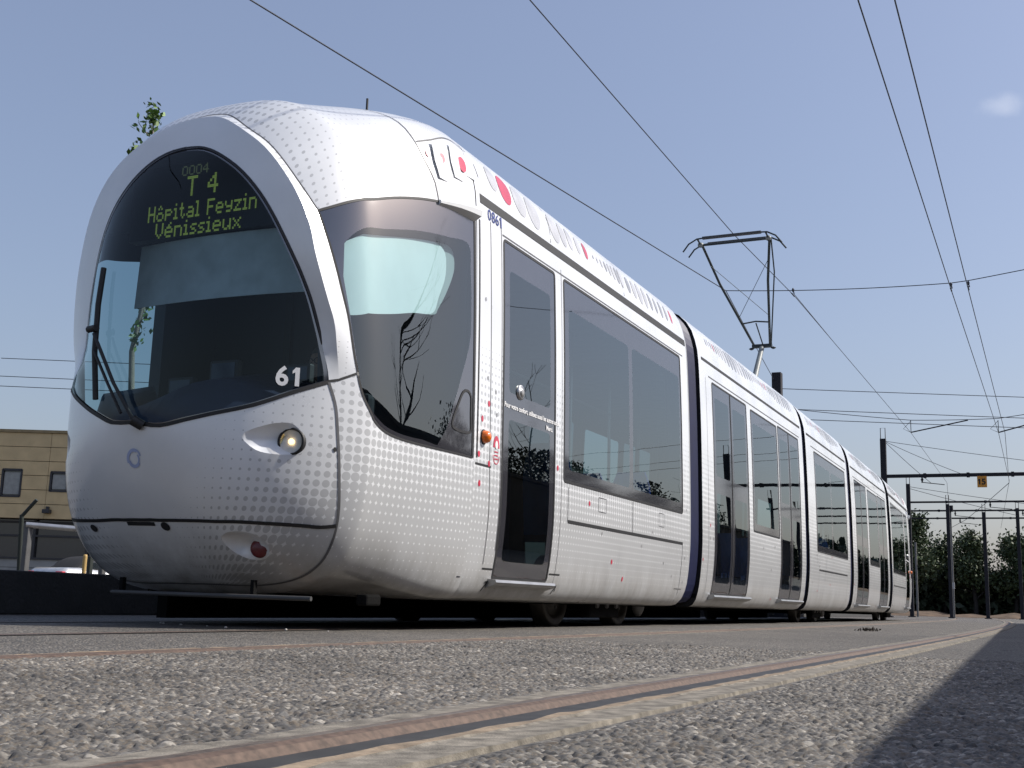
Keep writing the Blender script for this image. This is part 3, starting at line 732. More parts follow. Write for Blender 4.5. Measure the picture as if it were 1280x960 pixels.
    for s in (1, -1):
        mb = MB(); mx = Matrix.Translation((s * .838, .80 if s > 0 else .86, 1.062)) @ Matrix.Rotation(R(90) , 4, 'X') @ Matrix.Rotation(R(s * 16), 4, 'Y')
        mb.lathe([(0, -.05), (.02, -.045), (.045, -.02), (.068, .03)], amber, mx, 28)
        mb.lathe([(0, .0), (.014, .004), (.018, .03), (0, .036)], pmat('bulb', (.9, .8, .6), .1, coat=1., emit=(1, .72, .38), estr=2.2), mx, 14)
        mb.lathe([(.080, .0), (.080, .036), (.068, .040), (.066, .03)], M_black, mx, 28)
        mb.lathe([(.068, .038), (.055, .052), (.03, .062), (0, .066)], lens, mx, 28); mb.build('headlamp', root, fixn=False)
        if s < 0: continue
        mb = MB(); mx = Matrix.Translation((s * .606, .868, .462)) @ Matrix.Rotation(R(90), 4, 'X') @ Matrix.Rotation(R(s * 14), 4, 'Y')
        mb.lathe([(.056, -.02), (.054, .012), (.045, .020), (.025, .026), (0, .028)], redl, mx, 28); mb.build('tail_lamp', root, fixn=False)
    # ring emblem on the mask
    mb = MB(); bl = pmat('faint_blue_print', (.36, .42, .62), .4)
    for r0, a0, a1 in ((.050, 20, 200), (.042, 60, 330), (.034, 190, 400)):
        l = np.array([(-.005 + r0 * .5 * math.cos(R(x)), -.205 + r0 * .62 * math.sin(R(x))) for x in np.linspace(a0, a1, 24)]); ribbon(mb, surf(l), surf_n(l), .010, bl, .003)
    mb.build('emblem', root, fixn=False)
    # number on the windscreen
    q0 = np.array([(.525, .052)]); n = Vector(surf_n(q0)[0]); X = Vector(surf(q0)[0]); ez = (Vector((0, 0, 1)) - n * n.z).normalized(); ex = ez.cross(n)
    mx = Matrix((ex, ez, n)).transposed().to_4x4(); mx.translation = X + n * .004
    V, F = numerals('61', .155, mx, bold=.004); MB().add(V, F, M_wtext).build('car_number', root, fixn=False)
    # wiper
    mb = MB()
    def onws(p, q, off): P = np.array([(p, q)]); return Vector(surf(P)[0] + surf_n(P)[0] * off)
    mb.tube([onws(.014, -.09, .03), onws(-.054, .013, .05), onws(-.13, .133, .045)], .011, M_black)
    mb.tube([onws(-.029, -.060, .03), onws(-.089, .027, .045), onws(-.14, .103, .04)], .009, M_black)
    mb.tube([onws(-.158, -.025, .015), onws(-.15, .105, .025), onws(-.128, .186, .02), onws(-.124, .253, .012)], .017, M_black)
    mb.tube([onws(-.12, .14, .04), onws(-.165, .155, .04)], .022, M_black); mb.tube([onws(.03, -.10, .0), onws(.01, -.085, .04)], .03, M_black)
    mb.build('wiper', root)
    # cab interior
    dk = pmat('cab_trim', (.012, .014, .024), .6); bl = pmat('cab_console', (.014, .018, .045), .5)
    mb = MB()
    l = np.linspace(-1, 1, 21); V = []
    for k in l:
        x = .92 * k; yf = .56 + .42 * k * k
        hp = math.exp(-((k - .35) / .40) ** 2) + 1.15 * math.exp(-((k + .95) / .30) ** 2)
        V += [(x, yf, 1.12), (x, yf + .10, 1.28 + .16 * hp), (x, yf + .55, 1.30 + .26 * hp), (x, yf + .62, .5)]
    mb.add(V, [(i * 4 + j, i * 4 + j + 1, (i + 1) * 4 + j + 1, (i + 1) * 4 + j) for i in range(20) for j in range(3)], bl, True); mb.build('dashboard', root)
    for x, y, z, w, h in ((-.18, .98, 1.40, .20, .13), (.12, 1.02, 1.48, .22, .15), (.66, 1.05, 1.46, .18, .12)):
        m2 = MB(); m2.box(x - w / 2, x + w / 2, y, y + .05, z, z + h, M_black, .012); m2.box(x - w / 2 + .02, x + w / 2 - .02, y - .004, y - .001, z + .02, z + h - .02, pmat('desk_screen', (.02, .03, .06), .15)); m2.build('desk_display', root)
    m2 = MB(); m2.tube([(.88, 1.0, 1.35), (.84, 1.0, 2.25)], .03, dk); m2.build('cab_pillar', root)
    mb = MB(); mb.box(-1.15, -.36, 2.28, 2.33, .35, 3.0, dk); mb.box(-.30, 1.15, 2.28, 2.33, .35, 3.0, dk); mb.box(-.36, -.30, 2.26, 2.34, .35, 3.0, M_black)
    mb.box(-.8, .8, 1.45, 2.3, 2.84, 2.88, dk); mb.box(-.7, .7, 1.25, 2.36, .34, .37, dk); mb.box(-1.12, -1.02, 1.72, 2.3, .35, 2.84, dk); mb.build('cab_wall', root)
    blp = smooth_line([(.53, .475), (.596, .571), (.85, .865), (1.114, 1.165), (1.22, 1.27), (1.30, 1.295), (1.356, 1.251), (1.405, 1.165), (1.43, 1.01), (1.436, .869), (1.27, .73), (1.1, .588), (.897, .446), (.70, .345), (.60, .40)], .03, True)
    gx, gy = np.meshgrid(np.arange(.5, 1.5, .045), np.arange(.3, 1.35, .045)); gp = np.stack([gx.ravel(), gy.ravel()], 1); gp = gp[pip(gp, blp)]
    bl2 = smooth_line([(.545, .49), (.62, .595), (.80, .80), (.99, 1.035), (1.21, 1.285), (1.35, 1.42), (1.46, 1.36), (1.50, 1.18), (1.50, .98), (1.46, .88), (1.1, .60), (.72, .37), (.60, .41)], .03, True)
    gx2, gy2 = np.meshgrid(np.arange(.5, 1.6, .045), np.arange(.3, 1.5, .045)); gp2 = np.stack([gx2.ravel(), gy2.ravel()], 1); gp2 = gp2[pip(gp2, bl2)]
    v2, f2 = cdt([np.vstack([bl2, bl2[:1]])], gp2, .015); f2 = f2[pip(v2[f2].mean(1), bl2)]
    mb = MB(); X2 = surf(v2) - surf_n(v2) * .09; mb.add(X2, f2, pmat('grey_side_blind', (.36, .38, .38), .8, var=.03), True); mb.add(X2 - surf_n(v2) * .006, f2, MATS['grey_side_blind'], True); mb.build('side_blind', root, fixn=False)
    vb, fb = cdt([np.vstack([blp, blp[:1]])], gp, .015); fb = fb[pip(vb[fb].mean(1), blp)]
    mb = MB(); Xb = surf(vb) - surf_n(vb) * .06; mb.add(Xb, fb, pmat('white_side_blind', (.80, .81, .80), .7, var=.03), True); mb.add(Xb - surf_n(vb) * .006, fb, MATS['white_side_blind'], True); mb.build('side_blind', root, fixn=False)
    mb = MB(); V = []
    for k in np.linspace(-1, 1, 17): V += [(.68 * k, 1.0 + .05 * k * k, 2.03), (.68 * k, 1.02 + .05 * k * k, 2.46)]
    F = [(i * 2, i * 2 + 2, i * 2 + 3, i * 2 + 1) for i in range(16)]
    mb.add(V, F, pmat('roller_blind', (.72, .77, .77), .8), True); mb.add([(a, b + .006, cc) for a, b, cc in V], F, MATS['roller_blind'], True); mb.build('roller_blind', root, fixn=False)
    # destination display
    G = {'H': '10001 10001 10001 11111 10001 10001 10001', 'o^': '00100 01010 00000 01110 10001 10001 01110', 'p': '00000 00000 11110 10001 11110 10000 10000', 'i': '010 000 110 010 010 010 111', 't': '0100 0100 1110 0100 0100 0101 0010',
         'a': '00000 00000 01110 00001 01111 10001 01111', 'l': '110 010 010 010 010 010 111', 'F': '11111 10000 10000 11110 10000 10000 10000', 'e': '00000 00000 01110 10001 11111 10000 01110', 'y': '00000 00000 10001 10001 01111 00001 01110',
         'z': '00000 00000 11111 00010 00100 01000 11111', 'n': '00000 00000 11110 10001 10001 10001 10001', 'V': '10001 10001 10001 10001 10001 01010 00100', 'e/': '00010 00100 01110 10001 11111 10000 01110', 's': '0000 0000 0111 1000 0110 0001 1110',
         'u': '00000 00000 10001 10001 10001 10011 01101', 'x': '00000 00000 10001 01010 00100 01010 10001', 'T': '11111 00100 00100 00100 00100 00100 00100', '4': '00010 00110 01010 10010 11111 00010 00010', '0': '01110 10001 10001 10001 10001 10001 01110', ' ': '000 000 000 000 000 000 000'}
    led = pmat('led_dots', (.04, .045, .01), .5, emit=(.44, .60, .12), estr=.28); led2 = pmat('dim_led_dots', (.03, .035, .02), .5, emit=(.5, .6, .3), estr=.10)
    mb = MB(); mb.box(-.72, .55, .99, 1.06, 2.47, 2.97, M_black); mb.build('display_case', root)
    mb = MB()
    def ledtext(chars, x0, z0, cw, chh, mat, y=.985):
        x = x0
        for ch in chars:
            rows = G[ch].split()
            for j, row in enumerate(rows):
                for i, b in enumerate(row):
                    if b == '1':
                        for sx in (0, 1):
                            for sz in (0, 1):
                                a, bb = x + (i + sx * .5) * cw, z0 - (j + sz * .5) * chh
                                mb.add([(a, y, bb), (a + cw * .47, y, bb), (a + cw * .47, y, bb - chh * .42), (a, y, bb - chh * .42)], [(0, 1, 2, 3)], mat)
            x += (len(rows[0]) + 1) * cw
        return x
    ledtext(['H', 'o^', 'p', 'i', 't', 'a', 'l', ' ', 'F', 'e', 'y', 'z', 'i', 'n'], -.568, 2.695, .0119, .0155, led)
    ledtext(['V', 'e/', 'n', 'i', 's', 's', 'i', 'e', 'u', 'x'], -.495, 2.573, .0131, .0148, led)
    ledtext(['T', ' ', '4'], -.26, 2.87, .0170, .0195, led); ledtext(['0', '0', '0', '4'], -.31, 2.945, .0095, .0095, led2)
    mb.build('destination_text', root, fixn=False)
    # lifeguard bar under the nose, coupler cover
    mb = MB(); mb.tube([(-.36, .74, .19), (.3, .70, .188), (1.06, .75, .185)], .013, pmat('dull_bar', (.05, .05, .05), .6), 12)
    for x in (-.35, .62): mb.box(x - .012, x + .012, .80, .83, .18, .28, M_dark)
    mb.box(-.5, .5, 1.2, 2.3, .20, .26, M_dark); mb.build('lifeguard', root)
    mb = MB(); mb.box(.90, .98, 1.45, 1.62, .15, .22, M_dark, .015); mb.build('sand_pipe', root)
    mb = MB(); mb.tube([(.3, 2.2, 3.5), (.3, 2.2, 3.83)], .009, M_black); mb.build('aerial', root)
    return root
front = build_front()

# ---------- the other carriages
def gutter(a, b): return ([(a + .12, 3.0), (b - .12, 3.0)], .035, M_black)
def fair_discs(a, b, seed):
    r = random.Random(seed); out = []; y = a + .5
    while y < b - .5:
        k = .5 + .5 * math.sin(y * 2.3 + seed); out.append((y, 3.27 + .02 * r.random(), .018 + .035 * k, .05 + .09 * k, r.choice([M_disc, M_disc, M_disc2, M_red if r.random() < .25 else M_disc2]))); y += .11 + .06 * k
    return out
def place(o, s, off=0.):
    """carriages follow a slight left-hand curve of the track"""
    k, s0 = .0012, 6.
    d = s - s0; th = k * d
    o.location = (-(1 - math.cos(th)) / k, s0 + math.sin(th) / k, 0); o.rotation_euler = (0, 0, th)
def spots(a, b, seed, n=9):
    r = random.Random(seed); return [(a + (b - a) * r.random(), .3 + .9 * r.random(), .014, .018, r.choice([M_red, M_disc2, M_disc2])) for _ in range(n)]
L2_ = 5.95
def ex2(root):
    for y in (1.5, 4.9): mb = MB(); mb.tube([(.0, y, .35), (.0, y, 2.86)], .017, M_alu); mb.build('handrail', root)
mid = shell_section('suspended_carriage', .17, L2_, [(.68, 2.32, .35, 2.78, 2), (4.17, 5.62, .35, 2.78, 2)], [(2.55, 4.09, 1.18, 2.76, [])],
                    [gutter(.17, L2_), ([(.55, 2.83), (5.7, 2.83)], .015, M_seal), ([(.42, .3), (.42, 2.8)], .006, M_seal)], discs=fair_discs(.2, L2_, 3) + spots(.2, .65, 5, 4) + spots(2.5, 4.1, 6, 4), parent=tram, extra=ex2)
place(mid, 7.78)
def ex3(root):
    for x in (-.7, .7):
        for y, f in ((1.2, 1), (2.1, -1), (2.6, 1), (3.6, -1)): seat(root, x, y, f)
cen = shell_section('centre_carriage', .17, 4.28, [], [(.85, 3.98, 1.15, 2.78, [2.36])],
                    [gutter(.17, 4.28), ([(.6, 2.84), (4.1, 2.84)], .015, M_seal), ([(.99, .85), (3.88, .85)], .028, M_black), ([(.99, .85), (.99, .3)], .006, M_seal), ([(3.88, .85), (3.88, .3)], .006, M_seal)], discs=fair_discs(.2, 4.2, 8) + spots(.3, 4.1, 9, 8), parent=tram, extra=ex3)
place(cen, 13.96)
def copy_tree(o, parent):
    c = o.copy(); COL.objects.link(c); c.parent = parent
    for ch in list(o.children): copy_tree(ch, c)
    return c
mid2 = copy_tree(mid, tram); place(mid2, 18.55)
rear = copy_tree(front, tram); place(rear, 24.75 + 7.62)
rear.name = 'rear_carriage'; front['label'] = 'front carriage with the driver\'s cab'; rear['label'] = 'far end carriage with its cab facing away'
rear.rotation_euler = (0, 0, rear.rotation_euler.z + math.pi)
# bellows between the carriages
def bellows(s, ylen, first):
    mb = MB(); n = len(PB)
    def ringpts(y, sc_):
        P = [(a * sc_, y, .24 + (b - .2) * (.985 if sc_ < 1 else 1.0)) for a, b in PB[::4]]; return P + [(-a, y_, z) for a, y_, z in P[::-1]]
    prof = [(0, .99, M_grey), (.045, .99, M_grey), (.05, .972, M_seal), (.06, .985, M_grey), (.095, .985, M_grey), (.10, .965, M_seal), (.11, .978, M_grey), (.14, .978, M_grey), (.15, .955, M_navy)] if first else [(0, .985, M_grey), (.03, .985, M_grey), (.04, .965, M_navy)]
    y = prof[-1][0]
    while y < ylen - .03: prof += [(y + .03, .968, M_navy), (y + .06, .95, M_navy)]; y += .06
    prof += [(ylen, .96, M_navy)]
    R_ = [ringpts(y, k) for y, k, m in prof]; m = len(R_[0])
    for i in range(len(prof) - 1):
        V = R_[i] + R_[i + 1]; mb.add(V, [(k, k + 1, m + k + 1, m + k) for k in range(m - 1)], prof[i + 1][2], False)
    o = mb.build('bellows', tram, fixn=True); place(o, s); return o
bellows(7.44, .54, True); bellows(13.70, .46, False); bellows(18.20, .55, False); bellows(24.45, .50, False)

# bogies
def bogie(s):
    root = MB(); wl = 1.6
    root.box(-.95, -.86, -.35, wl + .35, .22, .40, M_dark, .03); root.box(.86, .95, -.35, wl + .35, .24, .40, M_dark, .03); root.box(-.7, .7, .35, wl - .35, .14, .34, M_dark, .03)
    for sx in (-1, 1):
        root.box(sx * .88 - .05, sx * .88 + .05, .42, wl - .42, .08, .30, M_dark, .02)
        for yy in (.55, .8, 1.05): root.tube([(sx * .94, yy, .2), (sx * .96, yy, .2)], .035, M_seal)
    o = root.build('bogie', tram); place(o, s)
    for y in (0, wl):
        for sx in (-1, 1):
            mb = MB(); mx = Matrix.Translation((sx * .72, y, .295)) @ Matrix.Rotation(R(90 * sx), 4, 'Y')
            mb.lathe([(.0, .05), (.06, .05), (.07, .03), (.19, .015), (.215, .03), (.235, .055), (.275, .055), (.295, .05), (.300, -.03), (.318, -.05), (.318, -.065), (.2, -.065), (0, -.065)], pmat('wheel_steel', (.06, .055, .05), .55, metal=.5, bump=.2), mx, 40)
            for k in range(8):
                a = k * math.pi / 4; p = Vector((sx * .77, y + .13 * math.cos(a), .295 + .13 * math.sin(a))); mb.tube([p, p + Vector((sx * .012, 0, 0))], .014, M_seal, 6)
            mb.build('wheel', o)
    mb = MB(); mx = Matrix.Translation((.80, wl + .55, .24)) @ Matrix.Rotation(R(90), 4, 'Y'); mb.lathe([(0, .03), (.05, .03), (.12, .02), (.15, .0), (.15, -.03)], M_seal, mx, 28); mb.build('brake_disc', o)
for s in (4.86, 15.35, 25.85): bogie(s)

mb = MB(); mb.box(-.5, -.42, 1.3, 7.3, .035, .26, M_dark); mb.box(-.5, -.42, 8.1, 13.5, .035, .26, M_dark); mb.box(-.50, -.42, 14.2, 18.1, .035, .26, M_dark); mb.box(-.95, .4, 8.2, 13.4, .16, .24, M_dark); mb.build('underfloor_light_block', tram)  # dark boxes added below the floor to block light from the far side
# pantograph on the centre carriage
pg = MB(); dkm = pmat('pantograph_steel', (.035, .045, .05), .5, metal=.4); gm = pmat('pantograph_arm_grey', (.20, .22, .22), .5)
pg.box(-.5, .5, 14.7, 15.6, 3.70, 3.78, dkm); pg.tube([(0, 15.1, 3.75), (0, 16.05, 4.86)], .055, gm, 12, r1=.045)
pan = pg.build('pantograph', tram)
mb = MB(); mb.tube([(-.18, 16.08, 4.90), (.18, 16.08, 4.90)], .04, dkm); mb.tube([(-.14, 16.1, 4.9), (-.42, 14.75, 5.75), (-.56, 14.1, 6.30)], .022, dkm); mb.tube([(.14, 16.1, 4.9), (.42, 14.75, 5.75), (.60, 14.1, 6.30)], .022, dkm)
mb.tube([(-.25, 15.6, 5.22), (0, 15.6, 5.25), (.25, 15.6, 5.22)], .014, dkm); mb.tube([(0, 15.62, 5.22), (.02, 16.05, 4.92)], .012, dkm); mb.tube([(-.28, 15.5, 5.3), (.5, 14.4, 6.0)], .005, dkm); mb.tube([(.28, 15.5, 5.3), (-.5, 14.4, 6.0)], .005, dkm)
mb.tube([(.16, 16.1, 4.9), (.52, 14.8, 5.9), (.62, 14.12, 6.30)], .012, dkm)
for sx in (-1, 1): mb.lathe([(.02, -.02), (.05, 0), (.02, .02)], dkm, Matrix.Translation((sx * .2, 16.1, 4.86)), 10)
mb.build('upper_arm', pan)
mb = MB()
for y in (13.93, 14.27):
    mb.tube([(-.84, y, 6.14), (-.74, y, 6.27), (-.6, y, 6.345), (-.3, y, 6.365), (.3, y, 6.365), (.6, y, 6.345), (.74, y, 6.27), (.84, y, 6.14)], .014, dkm)
    mb.box(-.5, .5, y - .025, y + .025, 6.33, 6.372, pmat('carbon_strip', (.06, .06, .06), .6))
for x in (-.58, .58): mb.tube([(x, 13.93, 6.33), (x, 14.1, 6.29), (x, 14.27, 6.33)], .016, dkm); mb.lathe([(.025, -.04), (.05, -.02), (.05, .02), (.025, .04)], gm, Matrix.Translation((x, 14.1, 6.29)), 12)
mb.tube([(-.58, 14.1, 6.28), (.58, 14.1, 6.28)], .018, dkm); mb.build('collector_head', pan)

# ================================================================== GROUND AND TRACKS
def trk(y):
    """sideways drift of the neighbouring track as it curves away"""
    y = np.clip(np.asarray(y, float), -60, 70); return -.5 * .0014 * np.maximum(y - 1.0, 0) ** 2
def ground_mat():
    m, nt, b = nodes_of('aggregate_asphalt'); L = nt.links.new; N = nt.nodes.new
    tc = N('ShaderNodeTexCoord')
    vo = N('ShaderNodeTexVoronoi'); vo.inputs['Scale'].default_value = 95; L(tc.outputs['Object'], vo.inputs['Vector'])
    sepc = N('ShaderNodeSeparateColor'); L(vo.outputs['Color'], sepc.inputs[0])
    r = N('ShaderNodeValToRGB'); cr = r.color_ramp
    cr.elements[0].color = (.05, .05, .052, 1); cr.elements[1].color = (.40, .37, .33, 1)
    for p, c in ((.3, (.115, .11, .10, 1)), (.55, (.175, .16, .142, 1)), (.8, (.24, .205, .165, 1))): e = cr.elements.new(p); e.color = c
    L(sepc.outputs[0], r.inputs[0])
    n = N('ShaderNodeTexNoise'); n.inputs['Scale'].default_value = .7; n.inputs['Detail'].default_value = 8; L(tc.outputs['Object'], n.inputs['Vector'])
    mr = N('ShaderNodeMapRange'); mr.inputs['From Min'].default_value = .3; mr.inputs['From Max'].default_value = .7; mr.inputs['To Min'].default_value = .54; mr.inputs['To Max'].default_value = .82; L(n.outputs[0], mr.inputs[0])
    mx = N('ShaderNodeMix'); mx.data_type = 'RGBA'; mx.blend_type = 'MULTIPLY'; mx.inputs[0].default_value = 1
    cmb = N('ShaderNodeCombineColor'); [L(mr.outputs[0], cmb.inputs[i]) for i in range(3)]
    L(r.outputs[0], mx.inputs[6]); L(cmb.outputs[0], mx.inputs[7]); L(mx.outputs[2], b.inputs['Base Color'])
    b.inputs['Roughness'].default_value = .75
    bp = N('ShaderNodeBump'); bp.inputs['Strength'].default_value = .9; bp.inputs['Distance'].default_value = .012; bp.invert = True
    L(vo.outputs['Distance'], bp.inputs['Height']); L(bp.outputs[0], b.inputs['Normal'])
    MATS['aggregate_asphalt'] = m; return m
M_ground = ground_mat()
GAPS = [(1.95, 2.135), (3.78, 4.10)]           # the slots the neighbouring track's rails are set in
ys = np.concatenate([[-300, -60], np.arange(-40, 70.1, 2.0), [400]])
xs = [-400, -60, -6, 1.95, None, 2.135, 3.78, None, 4.10, 9, 60, 400]
mb = MB(); cols = []
V = []; F = []; k = 0; run = []
for x in xs + [None]:
    if x is None:
        nrow = len(ys); base = len(V)
        for xx in run:
            for y in ys: V.append((xx + (float(trk(y)) if -5 < xx < 8 else 0), y, 0))
        for i in range(len(run) - 1):
            for j in range(nrow - 1): F.append((base + i * nrow + j, base + (i + 1) * nrow + j, base + (i + 1) * nrow + j + 1, base + i * nrow + j + 1))
        run = []
    else: run.append(x)
gr = MB().add(V, F, M_ground).build('ground', fixn=False); tag(gr, kind='structure')
# coarse exposed stones of the paving near the rails: a real relief
def pebbles(name, x0, x1, y0, y1, st, amp):
    gx = np.arange(x0, x1 + 1e-6, st); gy = np.arange(y0, y1 + 1e-6, st); X, Y = np.meshgrid(gx, gy); n, m = X.shape
    H = np.zeros_like(X); C = np.zeros_like(X)
    def layer(cell, seed, amp, cov):
        nonlocal H, C
        rg = np.random.default_rng(seed); S = 512
        jx, jy, ra, co, pr = [rg.random((S, S)) for _ in range(5)]
        ix, iy = np.floor(X / cell).astype(int), np.floor(Y / cell).astype(int); best = np.zeros_like(X); bc = np.zeros_like(X)
        for dx in (-1, 0, 1):
            for dy in (-1, 0, 1):
                a, b = (ix + dx) % S, (iy + dy) % S
                px, py = (ix + dx + .15 + .7 * jx[a, b]) * cell, (iy + dy + .15 + .7 * jy[a, b]) * cell
                ang = co[a, b] * 7; ex, ey = X - px, Y - py; u, w = ex * np.cos(ang) + ey * np.sin(ang), -ex * np.sin(ang) + ey * np.cos(ang)
                rr = cell * (.38 + .34 * ra[a, b]); d = np.abs(u / rr) ** 2.6 + np.abs(w / (rr * (.55 + .4 * pr[a, b]))) ** 2.6
                h = np.where(pr[a, b] < cov, np.clip(1 - d, 0, 1) ** .3 * (.45 + .55 * ra[a, b]) * (1 + .55 * (np.cos(co[a, b] * 91) * ex + np.sin(co[a, b] * 91) * ey) / rr), 0)
                g = h > best; best = np.where(g, h, best); bc = np.where(g, co[a, b], bc)
        g = best * amp > H; H = np.where(g, best * amp, H); C = np.where(g, .25 + .75 * bc, C)
    layer(.0112, 1, amp * .95, .85); layer(.0078, 2, amp * .62, .9); layer(.017, 3, amp * 1.2, .30); layer(.024, 4, amp * 1.15, .06)
    H += .003 * np.sin(X * 9 + 2 * np.sin(Y * 5)) * np.sin(Y * 7)
    ed = np.minimum(np.minimum(X - x0, x1 - X), np.minimum(Y - y0, y1 - Y)); H *= np.clip(ed / .05, 0, 1)
    Z = .003 + H; Xd = X + trk(Y)
    V = np.stack([Xd.ravel(), Y.ravel(), Z.ravel()], 1).astype(np.float32)
    i = np.arange((n - 1) * (m - 1)); r_, c_ = i // (m - 1), i % (m - 1); a = r_ * m + c_
    F = np.stack([a, a + 1, a + m + 1, a + m], 1).astype(np.int32)
    me = bpy.data.meshes.new(name); me.vertices.add(len(V)); me.vertices.foreach_set('co', V.ravel()); me.loops.add(len(F) * 4); me.loops.foreach_set('vertex_index', F.ravel())
    me.polygons.add(len(F)); me.polygons.foreach_set('loop_start', np.arange(len(F), dtype=np.int32) * 4); me.polygons.foreach_set('use_smooth', np.ones(len(F), bool))
    at = me.attributes.new('stone', 'FLOAT', 'POINT'); at.data.foreach_set('value', C.ravel().astype(np.float32)); me.update(calc_edges=True)
    me.materials.append(M_stone); o = link_mesh(name, me); return tag(o, kind='structure')
m, nt, b = nodes_of('exposed_stone'); at = nt.nodes.new('ShaderNodeAttribute'); at.attribute_name = 'stone'
r = nt.nodes.new('ShaderNodeValToRGB'); cr = r.color_ramp; cr.elements[0].color = (.028, .026, .023, 1); cr.elements[1].color = (.50, .46, .40, 1)
for p, c in ((.2, (.05, .047, .043, 1)), (.3, (.11, .105, .10, 1)), (.5, (.155, .143, .128, 1)), (.62, (.22, .18, .135, 1)), (.75, (.17, .165, .155, 1)), (.88, (.27, .245, .21, 1))): e = cr.elements.new(p); e.color = c
nt.links.new(at.outputs['Fac'], r.inputs[0])
tc = nt.nodes.new('ShaderNodeTexCoord'); nz = nt.nodes.new('ShaderNodeTexNoise'); nz.inputs['Scale'].default_value = 260; nz.inputs['Detail'].default_value = 4; nt.links.new(tc.outputs['Object'], nz.inputs['Vector'])
mx = nt.nodes.new('ShaderNodeMix'); mx.data_type = 'RGBA'; mx.blend_type = 'OVERLAY'; mx.inputs[0].default_value = .6; nt.links.new(r.outputs[0], mx.inputs[6]); nt.links.new(nz.outputs[0], mx.inputs[7]); ns_ = nt.nodes.new('ShaderNodeTexNoise'); ns_.inputs['Scale'].default_value = 1.6; ns_.inputs['Detail'].default_value = 7; ns_.inputs['Roughness'].default_value = .65; nt.links.new(tc.outputs['Object'], ns_.inputs['Vector'])
sr = nt.nodes.new('ShaderNodeMapRange'); sr.inputs['From Min'].default_value = .32; sr.inputs['From Max'].default_value = .66; sr.inputs['To Min'].default_value = .44; sr.inputs['To Max'].default_value = .84; nt.links.new(ns_.outputs[0], sr.inputs[0])
scb = nt.nodes.new('ShaderNodeCombineColor'); [nt.links.new(sr.outputs[0], scb.inputs[i]) for i in range(3)]
mst = nt.nodes.new('ShaderNodeMix'); mst.data_type = 'RGBA'; mst.blend_type = 'MULTIPLY'; mst.inputs[0].default_value = 1; nt.links.new(mx.outputs[2], mst.inputs[6]); nt.links.new(scb.outputs[0], mst.inputs[7])
nt.links.new(mst.outputs[2], b.inputs['Base Color']); b.inputs['Roughness'].default_value = .7
M_stone = m
pebbles('paving', 2.14, 3.775, -4.1, 1.2, .0037, .0074)
pebbles('paving', 4.104, 5.1, -3.8, 1.0, .0037, .0074)

# grooved rails
rust = pmat('rusty_rail_steel', (.105, .070, .052), .7, metal=.05, scale=70, var=.4, bump=.03, bscale=300)
shiny = pmat('rail_groove_dark', (.032, .031, .030), .6, metal=.1, scale=12, var=.4)
band = pmat('worn_rail_band', (.16, .125, .10), .42, metal=.5, scale=55, var=.4)
tan = pmat('rusty_sand', (.235, .18, .125), .9, scale=20, var=.4, bump=.2, bscale=90)
conc = pmat('rail_mortar', (.185, .165, .135), .9, scale=30, var=.5, bump=.25, bscale=260)
def rail(x0, sgn, label, y0=-40., y1=70., thin=False):
    """cross-section of the rail in its slot, from the running head (towards -x when sgn is 1) to the mortar strip"""
    prof = [(-.075, -.02, conc), (-.070, .011, conc), (-.004, .013, conc), (.0, .015, rust), (.012, .017, rust), (.030, .017, band), (.045, .014, rust), (.056, .004, rust), (.085, .003, shiny), (.118, .003, shiny), (.124, .008, tan), (.155, .009, tan), (.160, .007, conc), (.236, .008, conc), (.244, -.02, conc)]
    if thin: prof = [(-.02, -.02, conc), (-.018, .004, conc), (.0, .010, rust), (.045, .011, rust), (.052, -.008, rust), (.085, -.008, shiny), (.09, .008, tan), (.118, .008, tan), (.122, .001, conc), (.16, .001, conc), (.165, -.02, conc)]
    yy = np.unique(np.concatenate([np.arange(y0, -6, 2.), np.arange(-6, 12, .06), np.arange(12, y1 + .1, 1.)])); n = len(yy); rr = np.random.default_rng(int(x0 * 100)); mb = MB()
    P = []
    for j, (a, z, mt) in enumerate(prof):
        wob = 0. if mt in (rust, shiny, band) else (.0012 * np.sin(yy * 11 + j) + .0016 * rr.normal(size=n)) * (1 if j not in (0, len(prof) - 1) else 0)
        zw = 0. if mt in (rust, shiny, band) else .0010 * rr.normal(size=n) * (1 if 0 < j < len(prof) - 1 else 0)
        P.append(np.stack([x0 + sgn * a + trk(yy) + wob, yy, z + zw + 0 * yy], 1))
    for j in range(len(prof) - 1):
        V = np.concatenate([P[j], P[j + 1]]); mb.add(V, [(i, n + i, n + i + 1, i + 1) if sgn > 0 else (i, i + 1, n + i + 1, n + i) for i in range(n - 1)], prof[j + 1][2], False)
    o = mb.build('rail', fixn=False); return tag(o, label, 'rail', 'rails of the empty track')
rail(3.855, 1, 'rusty grooved rail in the near foreground with a pale mortar strip')
rail(2.115, -1, 'thin rusty rail between the foreground rail and the tram', thin=True)
def flat_rail(x, label):
    mb = MB(); yy = np.arange(-20, 62, 1.5); k = .0012; sh = np.where(yy > 6, -.5 * k * (yy - 6) ** 2, 0)
    for a, b, z, mt in ((-.035, .035, .004, rust), (.04, .075, .004, shiny)):
        V = [(x + a + s, y, z) for y, s in zip(yy, sh)] + [(x + b + s, y, z) for y, s in zip(yy, sh)]; n = len(yy); mb.add(V, [(i, n + i, n + i + 1, i + 1) for i in range(n - 1)], mt)
    tag(mb.build('rail', fixn=False), label, 'rail', 'rails under the tram')
flat_rail(.72, 'rail under the near wheels of the tram'); flat_rail(-.72, 'rail under the far wheels of the tram')
